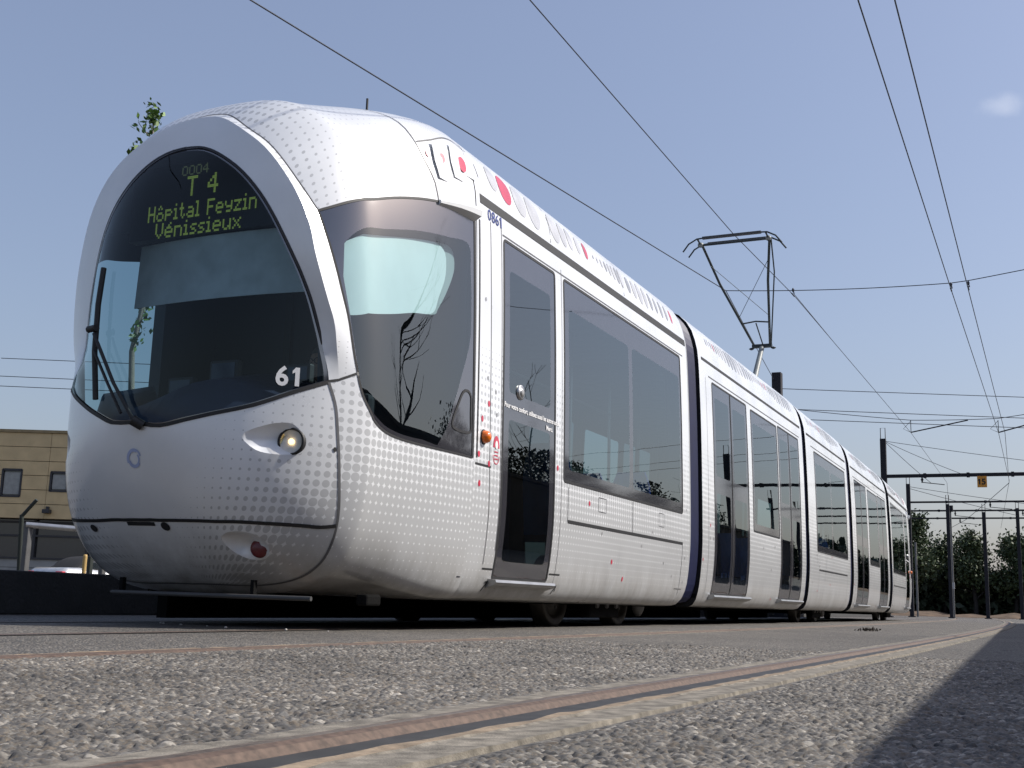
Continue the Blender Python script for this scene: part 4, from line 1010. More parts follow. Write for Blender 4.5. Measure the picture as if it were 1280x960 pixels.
# joints across the paving
jm = pmat('paving_joint', (.02, .02, .02), .9)
def joint_strip(pts, w=.012):
    mb = MB(); pts = resample(pts, .05); V = []; F = []
    T = np.gradient(pts, axis=0); T /= np.linalg.norm(T, axis=1, keepdims=True); S_ = np.stack([-T[:, 1], T[:, 0]], 1); n = len(pts)
    ww = w * (.6 + .8 * rng.random(n)); mb.add([(*(p + s * a / 2), .019) for p, s, a in zip(pts, S_, ww)] + [(*(p - s * a / 2), .019) for p, s, a in zip(pts, S_, ww)], [(i, i + 1, n + i + 1, n + i) for i in range(n - 1)], jm)
    tag(mb.build('paving_joint', fixn=False), kind='structure')
joint_strip([(-1.2, -.25), (1.9, -.17)], .012); joint_strip([(2.16, -.17), (3.76, -.14)], .010); joint_strip([(2.16, .92), (3.76, 1.28)], .008); joint_strip([(-1.2, .55), (1.9, .62)], .008)
for k in range(16): joint_strip([(4.25 + k * .11, 2.0 + k * .135), (4.31 + k * .11, 2.075 + k * .135)], .02)
def pebble(x, y, r, label, mat):
    bm = bmesh.new(); bmesh.ops.create_icosphere(bm, subdivisions=2, radius=r); rg = random.Random(int(x * 1000 + y * 77)); k = [rg.uniform(.7, 1.2) for _ in range(6)]
    for v in bm.verts: v.co = Vector((v.co.x * k[0] + .12 * abs(v.co.y), v.co.y * k[1] - .1 * abs(v.co.z), max(v.co.z * k[2] * .7, -.35 * r))) * (1 + .12 * math.sin(v.co.x / r * 3 + k[3] * 9))
    me = bpy.data.meshes.new('loose_stone'); bm.to_mesh(me); bm.free(); me.materials.append(mat); o = link_mesh('loose_stone', me); o.location = (x, y, .006 + .3 * r); tag(o, label, 'stone', 'loose stones on the paving')
ps = pmat('pale_stone', (.42, .40, .37), .8, var=.3, scale=60)
for i, (x, y, r) in enumerate(((-.30, 1.12, .012), (-.26, 1.10, .008), (-.02, .98, .010), (.20, .95, .007), (.44, .82, .012), (.80, .90, .009), (1.05, .95, .006))): pebble(x, y, r, 'small pale loose stone lying on the paving near the edge of the tram\'s shadow', ps)
lt = np.random.default_rng(3).normal(size=(90, 3)) * [.14, .09, .012] + [0, 0, .02]; lt[:, 2] = np.abs(lt[:, 2])
# low platform on the far side of the tram
pm = pmat('platform_concrete', (.05, .05, .05), .9, bump=.5, bscale=40)
mb = MB(); mb.box(-2.75, -2.3, -12, 48, 0, .325, pm, .01); tag(mb.build('low_kerb_wall'), 'low dark concrete platform edge running along the far side of the tram', 'wall')

# planting and an added wall on the right, outside the picture: throws the foreground shade and shows in the windows
wm = pmat('shade_wall_concrete', (.060, .048, .038), .9, bump=.4, bscale=20)
mb = MB(); mb.prism([(7.18, -9), (7.43, -9), (5.83, 34), (5.58, 34)], 'z', 0, 2.35, wm); mb.prism([(7.13, -9), (7.48, -9), (5.88, 34), (5.53, 34)], 'z', 2.352, 2.43, wm)
tag(mb.build('shade_wall'), 'unseen wall added right of the camera to cast the foreground shade', 'wall')

# ================================================================== TREES
leafm = pmat('dark_leaves', (.060, .085, .034), .6, var=.5, scale=3)
leaf2 = pmat('spring_leaves', (.09, .17, .03), .55, var=.5, scale=9)
woodm = pmat('dark_wood_leaves', (.028, .040, .020), .7, var=.5, scale=.4)
bark = pmat('grey_bark', (.24, .215, .18), .85, bump=.4)
barkd = pmat('dark_bark', (.035, .03, .027), .9)
def leaves_mesh(name, P, size, mat, parent=None, seed=1):
    rg = np.random.default_rng(seed); n = len(P); a = rg.normal(size=(n, 3)); a /= np.linalg.norm(a, axis=1, keepdims=True); b = np.cross(a, rg.normal(size=(n, 3))); b /= np.linalg.norm(b, axis=1, keepdims=True)
    s = size * (.6 + .8 * rg.random((n, 1))); V = np.stack([P - a * s, P + b * s * .55, P + a * s, P - b * s * .55], 1).reshape(-1, 3).astype(np.float32); F = np.arange(n * 4, dtype=np.int32)
    me = bpy.data.meshes.new(name); me.vertices.add(n * 4); me.vertices.foreach_set('co', V.ravel()); me.loops.add(n * 4); me.loops.foreach_set('vertex_index', F); me.polygons.add(n); me.polygons.foreach_set('loop_start', np.arange(n, dtype=np.int32) * 4); me.update(calc_edges=True)
    me.materials.append(mat); return link_mesh(name, me, parent)
def limbs(rg, base, h, r, nb, spread, up_=.55, lvl=2, start=.3):
    """trunk and branches as tubes; returns MB pieces list and tips"""
    segs = []; tips = []
    top = np.array(base) + [rg.normal() * .04 * h, rg.normal() * .04 * h, h]
    tr = [np.array(base, float) + (top - base) * t + np.array([rg.normal(), rg.normal(), 0]) * .012 * h * (0 < t < 1) for t in np.linspace(0, 1, 7)]
    segs.append((tr, [r * (1 - .85 * t) for t in np.linspace(0, 1, 7)])); tips.append(tr[-1])
    def branch(p, d, ln, rr, l):
        pts = [p]; dd = d
        for i in range(4):
            dd = dd + np.array([rg.normal() * .13, rg.normal() * .13, .10 + rg.normal() * .08]); dd /= np.linalg.norm(dd); pts.append(pts[-1] + dd * ln / 4)
        segs.append((pts, [rr * (1 - .2 * i) for i in range(5)])); tips.extend(pts[2:])
        if l > 0:
            for _ in range(3):
                i = rg.integers(1, 5); e = dd + rg.normal(size=3) * .6; e /= np.linalg.norm(e); branch(pts[i], e, ln * .5, rr * .45, l - 1)
    for i in range(nb):
        t = start + (1 - start) * (i + rg.random()) / nb; k = min(int(t * 6), 5); p = tr[k] + (tr[k + 1] - tr[k]) * (t * 6 - k); a = rg.random() * 2 * math.pi
        d = np.array([math.cos(a), math.sin(a), up_ + .4 * rg.random()]); d /= np.linalg.norm(d); branch(p, d, spread * (1.15 - .7 * t) * (.7 + .6 * rg.random()), r * .45 * (1.1 - t), lvl)
    return segs, np.array(tips)
def wood(segs, mat, n=6):
    mb = MB()
    for p, r in segs: mb.tube(p, [max(x, .004) for x in r], mat, n, cap=False)
    return mb
def far_tree(x, y, h, w, label, seed, dens=1.0, tall=1.0):
    rg = np.random.default_rng(seed); segs, tips = limbs(rg, (0, 0, 0), h * .93, .14 + h * .012, 16, w * 1.05, .5, 1, .22)
    root = empty('tree', (x, y, 0)); tag(root, label, 'tree', 'trees behind the depot tracks'); wood(segs, barkd, 5).build('trunk', root, fixn=False)
    P = []
    for t in tips:
        k = rg.integers(6, 22) * dens; P.append(t + rg.normal(size=(int(k * 2.6), 3)) * [.42, .42, .34] * (.5 + .7 * rg.random()))
    P = np.concatenate(P); P = P[(P[:, 2] > .8)]; leaves_mesh('crown', P, .14, leafm, root, seed)
far = [(-7.5, 98, 7.0, 3.0, 'tall tree with loose crown rising beside the far end of the tram', 1.1), (-4.6, 102, 5.6, 2.0, 'slim dark tree between the loose-crowned tree and the third gantry post', .9), (-2.1, 100, 6.3, 2.2, 'pointed tree standing between the two middle gantry posts', .8),
       (.9, 101, 6.2, 2.0, 'dark tree half hidden by the middle gantry post', .9), (2.9, 99, 6.5, 2.2, 'full tree at the right edge behind the last gantry post', 1.1), (5.2, 102, 6.0, 2.4, 'rightmost tree of the row, cut by the picture edge', 1.0), (-10.5, 101, 6.5, 3, 'tree of the row mostly hidden behind the tram', 1.0)]
for i, (x, y, h, w, lb, dn) in enumerate(far): far_tree(x, y, h, w, lb, 20 + i, dn)
def mass(name, pts, h0, h1, depth, n, size, label_kind, seed):
    rg = np.random.default_rng(seed); pts = resample(pts, 1.); k = rg.integers(0, len(pts), n); p = pts[k]; ht = h0 + (h1 - h0) * (.5 + .5 * np.sin(k * .9 + 1.3 * np.sin(k * .37)))
    P = np.stack([p[:, 0] + rg.normal(size=n) * depth * .4, p[:, 1] + rg.normal(size=n) * depth, rg.random(n) ** .8 * ht], 1); o = leaves_mesh(name, P, size, woodm, None, seed)
    return tag(o, kind='stuff')
mass('woodland', [(-26, 106), (12, 103)], 3.6, 5.0, 1.6, 26000, .34, '', 5)
mass('woodland_right', [(40, 20), (38, 62), (30, 95), (12, 104)], 4.5, 7.0, 1.8, 24000, .42, '', 6)
hg = mass('hedge', [(9.2, 13), (8.6, 36)], 3.0, 4.0, .5, 40000, .06, '', 9)
del hg['kind']; tag(hg, 'dense dark hedge growing behind the added shade wall, right of the camera', 'hedge')
# dry earth bank in front of the wood
eb = pmat('dry_earth', (.10, .066, .042), .95, scale=1.2, var=.5, bump=.6, bscale=8)
mb = MB(); V = []
for i, x in enumerate(np.linspace(-40, 30, 71)):
    h = .30 + .10 * math.sin(x * .7) + .1 * math.sin(x * 2.1); V += [(x, 90.0, .01), (x, 91.2, h * .6), (x, 93.5, h), (x, 112, h)]
mb.add(V, [(i * 4 + k, (i + 1) * 4 + k, (i + 1) * 4 + k + 1, i * 4 + k + 1) for i in range(70) for k in range(3)], eb, True); tag(mb.build('earth_bank', fixn=False), kind='structure')
lo = leaves_mesh('leaf_litter', lt, .035, pmat('dead_leaves', (.03, .022, .016), .9), None, 3); lo.location = (2.85, 8.6, .0); lo.scale = (.38, .5, .7); tag(lo, 'small dark clump of dead leaves lying on the paving right of the tram', 'leaves')
# young tree in first leaf beyond the tram
def young_tree(x, y, z0, h, label, seed, leafy=True, r=.055, spread=1.1, nb=9, start=.42, group=None, up_=.7):
    rg = np.random.default_rng(seed); segs, tips = limbs(rg, (0, 0, 0), h, r, nb, spread, up_, 1, start); root = empty('young_tree', (x, y, z0)); tag(root, label, 'tree', group)
    wood(segs, bark if leafy else barkd, 7).build('trunk', root, fixn=False)
    if leafy:
        P = np.concatenate([t + rg.normal(size=(9, 3)) * .05 for t in tips[rg.random(len(tips)) < .42]] + [tips[0] + rg.normal(size=(110, 3)) * [.045, .045, .10] - [0, 0, .06]] + [tips[0] + np.array([-.10, -.05, -.52]) + rg.normal(size=(90, 3)) * [.05, .05, .10]]); leaves_mesh('crown', P, .036, leaf2, root, seed)
young_tree(-4.2, 4.95, .0, 5.56, 'young tree in first leaf behind the tram, its tip showing above the hood', 4, spread=.42, nb=7)
young_tree(7.9, 8.9, 0, 6.7, 'bare young tree planted right of the camera, reflected in the cab window', 11, False, .06, 1.7, 15, .35, up_=1.0)
young_tree(7.9, 18.0, 0, 5.2, 'bare young tree further along the added shade wall, reflected in the front door', 12, False, .045, 1.0, 12, .35, up_=.9)
young_tree(8.3, 33.0, 0, 4.6, 'bare young tree at the end of the added shade wall, reflected in the second carriage', 13, False, .045, 1.2, 12, .3, up_=.9)

# ================================================================== OVERHEAD LINE
wire = pmat('wire_copper_dark', (.03, .035, .05), .5, metal=.5)
mast = pmat('gantry_steel', (.012, .012, .018), .8)
def sag(a, b, s=0., n=12): a, b = np.array(a, float), np.array(b, float); return [a + (b - a) * t - np.array([0, 0, 4 * s * t * (1 - t)]) for t in np.linspace(0, 1, n + 1)]
def wire_obj(paths, label, r=.008, name='overhead_wire', group=None):
    mb = MB()
    for p in paths: mb.tube(p, r, wire, 6)
    o = mb.build(name, fixn=False); return tag(o, label, 'wire', group)
def trackcurve(x0, z, y0, y1, n=40, k=.0026, s0=1.): return [np.array([x0 - .5 * k * max(0, y - s0) ** 2, y, z]) for y in np.linspace(y0, y1, n)]
wire_obj([[np.array([.04, -6, 6.38]), np.array([.04, 5, 6.38]), np.array([.02, 14, 6.385]), np.array([.12, 18.5, 6.42]), np.array([.12, 38, 6.40]), np.array([-.1, 54, 6.3]), np.array([-2.5, 84, 6.3])]], 'contact wire above the tram that the pantograph touches', .0075)
wire_obj([[np.array([3.25, -6, 6.3]), np.array([3.19, 6.7, 6.3]), np.array([3.08, 18.6, 6.31]), np.array([2.95, 38, 6.3]), np.array([2.65, 53, 6.25]), np.array([.8, 84, 6.2])]], 'left one of the two steep parallel wires at the top right', .0085)
wire_obj([[np.array([3.6, -6, 6.3]), np.array([3.53, 6.8, 6.3]), np.array([3.38, 18.7, 6.31]), np.array([3.15, 38, 6.3]), np.array([2.62, 53.5, 6.25])]], 'right one of the two steep parallel wires at the top right', .0085)
wire_obj([sag((-3.4, -2, 6.28), (-.96, 17.2, 6.31), .0)], 'long wire crossing the sky above the tram nose and roof', .009)
SP = 18.5
wire_obj([sag((-.96, 17.2, 6.31), (3.08, SP, 6.44), .05), sag((3.08, SP, 6.44), (3.39, SP, 6.46), 0, 2), sag((3.39, SP, 6.46), (9, 19.5, 7.6), .05), sag((-.96, 17.2, 6.31), (-2.0, 26.1, 6.2), .02)], 'span wire strung across just behind the pantograph', .0085)
def hanger(x, y, z, label):
    mb = MB(); mb.tube([(x, y, z + .14), (x + .02, y, z + .02)], .012, wire); mb.lathe([(.012, -.04), (.03, 0), (.012, .04)], wire, Matrix.Translation((x, y, z + .1)), 10); mb.tube([(x, y - .12, z), (x, y + .12, z)], .014, wire); tag(mb.build('wire_hanger'), label, 'wire hanger', 'hangers on the near span wire')
hanger(3.08, SP, 6.31, 'small hanger holding the left steep wire to the near span wire'); hanger(3.39, SP, 6.31, 'small hanger holding the right steep wire to the near span wire')
hanger(.12, SP - .2, 6.41, 'small hanger on the near span wire right of the pantograph')
wire_obj([sag((.12, 18.4, 6.45), (.12, 22.5, 6.42), 0, 3)], 'short bridle wire running from the hanger beside the pantograph', .006)
wire_obj([sag((-9, 37, 8.2), (.12, 38, 6.85), .1), sag((.12, 38, 6.85), (2.95, 38, 6.8), .02), sag((2.95, 38, 6.8), (7, 38, 7.4), .03)], 'span wire carrying the registration arms beyond the tram', .012)
def reg_arm(x, y, z, x1, z1, label):
    mb = MB(); mb.tube([(x, y, z), (x1, y, z1)], .022, mast); mb.tube([(x, y, z), (x, y, z + .42)], .012, mast); mb.tube([(x, y, z), (x - .25, y - .05, z + .12), (x, y, z + .4)], .008, mast); tag(mb.build('registration_arm'), label, 'registration arm', 'arms steadying the far wires')
reg_arm(.12, 38, 6.42, 2.0, 6.78, 'steady arm on the tram\'s wire above the rear carriage'); reg_arm(2.95, 38, 6.32, 5.0, 6.85, 'steady arm on the right-hand wires near the picture edge')
def pole(mb, x, y, h, w, loop=True):
    mb.prism([(x - w / 2, y - w / 2), (x + w / 2, y - w / 2), (x + w / 2, y + w / 2), (x - w / 2, y + w / 2)], 'z', 0, h, mast)
    mb.box(x - w * .9, x + w * .9, y - w * .9, y + w * .9, 0, .06, mast)
    if loop: mb.tube([(x - w * .42, y, h), (x - w * .42, y, h + .5), (x + w * .42, y, h + .5), (x + w * .42, y, h)], .018, mast, 6)
def gantry(label, beam, poles, arms, z, tube=.05):
    (x0, y), x1 = beam[0], beam[1]; root = empty('gantry', (x0, y, 0)); tag(root, label, 'gantry', 'gantries across the depot tracks')
    mb = MB(); mb.box(0, x1 - x0, -tube, tube, z - tube, z + tube, mast, .01)
    for k in range(1, 8): mb.box((x1 - x0) * k / 8 - .06, (x1 - x0) * k / 8 + .06, -tube * 1.3, tube * 1.3, z - tube * 1.4, z + tube * 1.4, mast)
    mb.build('beam', root)
    for (x, h, w) in poles:
        m2 = MB(); pole(m2, x - x0, 0, h, w); m2.build('pole', root)
    for x, xe in arms:
        m3 = MB(); m3.tube([(x - x0, 0, z - .05), (x - x0, 0, z - .32)], .035, mast, 8); m3.tube([(x - x0, 0, z - .3), (xe - x0, 0, z - .42)], .02, mast, 6); m3.lathe([(.03, -.06), (.07, 0), (.03, .06)], mast, Matrix.Translation((x - x0, 0, z - .18)), 10); m3.build('registration_arm', root)
gantry('nearest gantry whose beam carries the orange number plate', ((-2.6, 51.0), 12), [(-2.55, 8.05, .25), (11.8, 8, .25)], [(-.9, .05), (4.2, 5.6)], 6.32, .075)
gantry('second gantry with its post right behind the tram end', ((-3.05, 64.5), 13), [(-3.05, 7.35, .21), (-1.0, 6.2, .18), (12.8, 7, .2)], [(1.2, 2.3)], 6.32)
gantry('third gantry, whose post stands among the far trees', ((-4.3, 72.0), 13), [(.42, 6.35, .21), (12.8, 7, .2)], [(-1.2, -.2), (2.6, 3.5)], 6.45)
gantry('farthest and lowest-looking gantry beam in front of the trees', ((-5.2, 79.5), 13), [(2.05, 7.2, .22), (12.8, 7, .2)], [(-1.5, -.4), (3.4, 4.5)], 6.55)
# lamp / signal pole among them
mb = MB(); mb.tube([(-.98, 66, 0), (-.98, 66, 6.2)], .045, pmat('grey_galvanised', (.16, .16, .16), .5, metal=.3), 8); mb.box(-1.12, -.84, 65.9, 66.1, 5.9, 6.25, mast); mb.box(-1.06, -.90, 65.86, 65.94, 1.6, 1.95, pmat('pale_box', (.5, .5, .5), .6)); tag(mb.build('signal_pole'), 'thin grey signal pole with a small pale box, left of the middle gantry post', 'pole')
mb = MB(); mb.tube([(-3.35, 70, 0), (-3.35, 70, 4.4)], .06, MATS['grey_galvanised'], 8); tag(mb.build('short_pole'), 'short thin pole in front of the tallest far tree', 'pole')
# number plate
sg = empty('sign', (1.62, 50.9, 6.0)); tag(sg, 'small orange plate reading 15 hanging from the nearest gantry beam', 'sign')
MB().box(-.2, .2, -.015, .015, -.25, .25, pmat('orange_plate', (.62, .27, .03), .5), .008).build('plate', sg)
V, F = numerals('15', .36, Matrix.Translation((0, -.019, 0)) @ Matrix.Rotation(R(90), 4, 'X'), bold=.012); MB().add(V, F, M_black).build('lettering', sg, fixn=False)
MB().tube([(0, 0, .25), (0, 0, .34)], .02, mast).build('bracket', sg)
# guy wires of the first post
for e, lb in (((6.5, 52, 6.55), 'longest stay wire fanning from the first gantry post'), ((.9, 52, 6.4), 'middle stay wire fanning from the first gantry post'), ((-1.0, 56, 6.5), 'steepest stay wire fanning from the first gantry post')):
    wire_obj([sag((-2.5, 51, 7.95), e, .05)], lb, .012, 'stay_wire', 'stay wires of the first post')
for z0, e, lb in ((7.2, (4.5, 66, 6.1), 'upper stay wire from the second gantry post'), (7.1, (2.4, 66, 5.7), 'lower stay wire from the second gantry post')):
    wire_obj([sag((-3.0, 64.5, z0), e, .05)], lb, .014, 'stay_wire', 'stay wires of the second post')
wire_obj([sag((2.62, 53.5, 6.2), (-.6, 72, 5.9), .02), sag((-.6, 72, 5.9), (-2.2, 79, 5.8), 0, 3)], 'crossover wire slanting between the right wires and the tram\'s wire', .014)
# post close behind the pantograph
mb = MB(); pole(mb, -1.95, 26.2, 6.42, .24, False); tag(mb.build('mast'), 'dark steel post showing above the roof just behind the pantograph', 'post')
# distant power line
def P_(u, v, d):
    p = CAM + np.array(fw + r2 * ((u - 640) / 1467.8) - u2 * ((v - 480) / 1467.8)) * d; return p
for (a, b, lb) in (((-47.7, 40.6, 12.55), (35.3, 81.9, 12.3), 'topmost of three far horizontal power lines'), ((-47.7, 40.6, 11.55), (35.3, 81.9, 11.0), 'middle one of three far horizontal power lines'), ((-47.7, 40.6, 11.0), (35.3, 81.9, 10.45), 'lowest of three far horizontal power lines')):
    wire_obj([sag(a, b, .15)], lb, .020, 'power_line', 'far power lines')

# ================================================================== LEFT SIDE: BUILDING, BARRIER, CAR
def facade():
    """two-storey depot building, built in its own frame: x along the facade, y into it"""
    o = np.array([-41.5, 27.0, 0.0]); root = empty('depot_building', o, math.atan2(21.3, 45.2)); tag(root, 'depot building clad in ochre panels above a glazed grey ground floor', 'building')
    oc = pmat('ochre_cladding', (.55, .42, .23), .6, var=.1, scale=2); gl = pmat('dark_window_pane', (.02, .022, .025), .1, ior=1.8); fr = pmat('dark_window_frame', (.03, .03, .035), .5); blk = pmat('grey_blockwork', (.30, .30, .29), .8, scale=1.5)
    W = 24.; Z0, Z1 = 2.98, 6.52; rows = 6; cw = 3.1
    wins = [(7.42, 8.22, 3.86, 4.98), (9.42, 10.15, 4.12, 4.92), (3.2, 4.0, 3.86, 4.98), (13.6, 14.4, 3.86, 4.98), (17., 17.8, 3.86, 4.98)]
    mb = MB()
    mb.box(0, W, .12, 9, Z0, Z1, pmat('building_core', (.12, .10, .07), .9))
    rh = (Z1 - Z0) / rows; xs = list(np.arange(0, W + .01, cw))
    for j in range(rows):
        za, zb = Z0 + j * rh + .012, Z0 + (j + 1) * rh - .012
        for xa, xb in zip(xs[:-1], xs[1:]):
            cuts = [(max(w[0], xa), min(w[1], xb)) for w in wins if w[0] < xb and w[1] > xa and w[2] < zb - .1 and w[3] > za + .1]; x = xa + .008
            for c0, c1 in sorted(cuts):
                if c0 - x > .02: mb.box(x, c0, 0, .12, za, zb, oc)
                w = [q for q in wins if q[0] <= c0 + .001 and q[1] >= c1 - .001][0]
                if zb > w[3] + .04: mb.box(c0, c1, 0, .12, max(za, w[3] + .02), zb, oc)
                if za < w[2] - .04: mb.box(c0, c1, 0, .12, za, min(zb, w[2] - .02), oc)
                x = c1
            if xb - .008 - x > .02: mb.box(x, xb - .008, 0, .12, za, zb, oc)
    mb.box(-.1, W + .1, -.06, 9.1, Z1, Z1 + .12, pmat('parapet_cap', (.25, .19, .10), .6)); mb.build('upper_floor', root)
    for w in wins:
        m2 = MB(); m2.box(w[0], w[1], .06, .09, w[2], w[3], gl); m2.box(w[0] - .03, w[0] + .05, -.02, .1, w[2], w[3], fr); m2.box(w[1] - .05, w[1] + .03, -.02, .1, w[2], w[3], fr); m2.box(w[0], w[1], -.02, .1, w[3] - .06, w[3] + .03, fr); m2.box(w[0], w[1], -.02, .1, w[2] - .03, w[2] + .06, fr)
        m2.box(w[0] + .08, w[1] - .06, .03, .055, w[2] + .1, w[3] - .12, pmat('window_blind', (.30, .31, .30), .8)); m2.build('window', root)
    mb = MB(); mb.box(0, W, .5, 9, 0, 1.35, blk); mb.box(0, W, .6, 9, 1.35, Z0, gl)
    for x in np.arange(0, W + .1, 2.2): mb.box(x - .05, x + .05, .45, .6, 1.35, Z0, fr)
    for z in (1.38, 2.3, Z0 - .12): mb.box(0, W, .44, .6, z - .04, z + .04, fr)
    for z in (.35, .68, 1.0): mb.box(0, W, .49, .5, z - .008, z + .008, fr)
    mb.build('ground_floor', root)
    m2 = MB(); m2.box(9.3, 9.6, -.3, 0, 3.2, 3.36, fr, .02); m2.box(9.4, 9.5, -.15, .0, 3.3, 3.48, fr); m2.build('wall_lamp', root)
facade()
mb = MB(); pd = pmat('green_black_post', (.014, .02, .016), .6); mb.tube([(-17.8, 16.02, 0), (-17.7, 15.81, 1.90)], .055, pd, 8); mb.tube([(-17.7, 15.81, 1.86), (-17.36, 15.9, 2.26)], .045, pd, 8)
tag(mb.build('fence_post'), 'dark fence post with a bent slanting top beside the ochre building', 'post')
mb = MB(); gp = pmat('galvanised_pipe', (.45, .45, .45), .35, metal=.8); mb.tube([(-11.2, 10.0, 1.25), (-10.3, 10.9, 1.20)], .048, gp, 14); mb.box(-11.25, -11.14, 10.0, 10.11, 0, 1.29, pmat('grey_barrier_post', (.085, .085, .085), .6), .02); mb.box(-10.34, -10.24, 10.86, 10.96, 0, 1.24, MATS['grey_barrier_post'], .02)
tag(mb.build('barrier'), 'galvanised tube barrier on grey posts in front of the ochre building', 'barrier')
mb = MB(); mb.tube([(-9.6, 9.8, 0), (-9.6, 9.8, .72)], .035, pmat('ochre_post', (.42, .28, .10), .6), 12); mb.lathe([(.035, .72), (.03, .75), (0, .755)], MATS['ochre_post'], Matrix.Translation((-9.6, 9.8, 0)), 12); tag(mb.build('bollard'), 'ochre bollard standing between the car and the tram nose', 'bollard')
mb = MB(); mb.box(-9.76, -9.68, 10.0, 10.08, 0, .74, pd, .02); tag(mb.build('short_post'), 'short black post beside the ochre bollard', 'post')

def car():
    root = empty('parked_car', (-25.0, 23.6, -.12), R(86)); tag(root, 'silver parked convertible with a black soft top and red tail lights', 'car')
    sil = pmat('silver_car_paint', (.55, .56, .57), .3, metal=.5, coat=.8); 
    def loft(name, secs, mat, smooth=True):
        mb = MB(); n = len(secs[0][1]); V = [(x, y, z) for x, pr in secs for y, z in pr]
        mb.add(V, [(i * n + k, i * n + (k + 1) % n, (i + 1) * n + (k + 1) % n, (i + 1) * n + k) for i in range(len(secs) - 1) for k in range(n)], mat, smooth); mb.add(V[:n], [list(range(n))], mat); mb.add(V[-n:], [list(range(n))], mat); return mb.build(name, root)
    def pr(w, z0, z1, sh=.75): return [(-w * .92, z0), (-w, z0 + .15), (-w, z0 + (z1 - z0) * sh), (-w * .93, z1 - .03), (-w * .8, z1), (w * .8, z1), (w * .93, z1 - .03), (w, z0 + (z1 - z0) * sh), (w, z0 + .15), (w * .92, z0)]
    loft('body', [(0, pr(.72, .36, .80)), (.05, pr(.80, .28, .90)), (.25, pr(.86, .24, .985)), (.9, pr(.88, .20, 1.0)), (1.4, pr(.885, .19, .96)), (2.6, pr(.885, .19, .95)), (3.0, pr(.88, .2, .96)), (3.7, pr(.85, .22, .86)), (4.05, pr(.78, .26, .74)), (4.15, pr(.66, .34, .62))], sil)
    def tp(w, z): return [(-w, .94), (-w * .97, .94 + (z - .94) * .5), (-w * .82, z - .03), (-w * .5, z + .01), (w * .5, z + .01), (w * .82, z - .03), (w * .97, .94 + (z - .94) * .5), (w, .94)]
    loft('soft_top', [(.72, tp(.72, 1.0)), (1.0, tp(.76, 1.22)), (1.35, tp(.76, 1.36)), (1.9, tp(.75, 1.41)), (2.3, tp(.73, 1.37)), (2.42, tp(.72, 1.30))], pmat('black_canvas', (.015, .015, .017), .85))
    loft('windscreen', [(2.40, tp(.72, 1.33)), (2.7, tp(.74, 1.15)), (3.02, tp(.76, .97))], pmat('car_glass', (.02, .025, .03), .08, ior=1.7))
    for s in (1, -1):
        mb = MB(); mb.box(-.02, .14, min(s * .52, s * .84), max(s * .52, s * .84), .68, .86, pmat('car_tail_lens', (.5, .015, .03), .2, coat=.8), .03); mb.build('tail_light', root)
        mb = MB(); mb.box(1.2, 2.35, min(s * .70, s * .775), max(s * .70, s * .775), .96, 1.22, MATS['car_glass'], .03); mb.build('side_window', root)
        for x in (.78, 3.3):
            mb = MB(); mx = Matrix.Translation((x, s * .80, .31)) @ Matrix.Rotation(R(-90 * s), 4, 'X'); mb.lathe([(.0, .06), (.12, .07), (.20, .05), (.21, .09), (.29, .09), (.31, .05), (.31, -.08), (0, -.08)], M_black, mx, 24); w_ = mb.build('wheel', root)
            mb = MB(); mb.lathe([(.0, .075), (.05, .085), (.19, .06)], M_alu, mx, 24); mb.build('rim', w_)
    mb = MB(); mb.box(-.03, .03, -.26, .26, .52, .64, pmat('plate_white', (.7, .7, .66), .5)); mb.build('number_plate', root)
car()

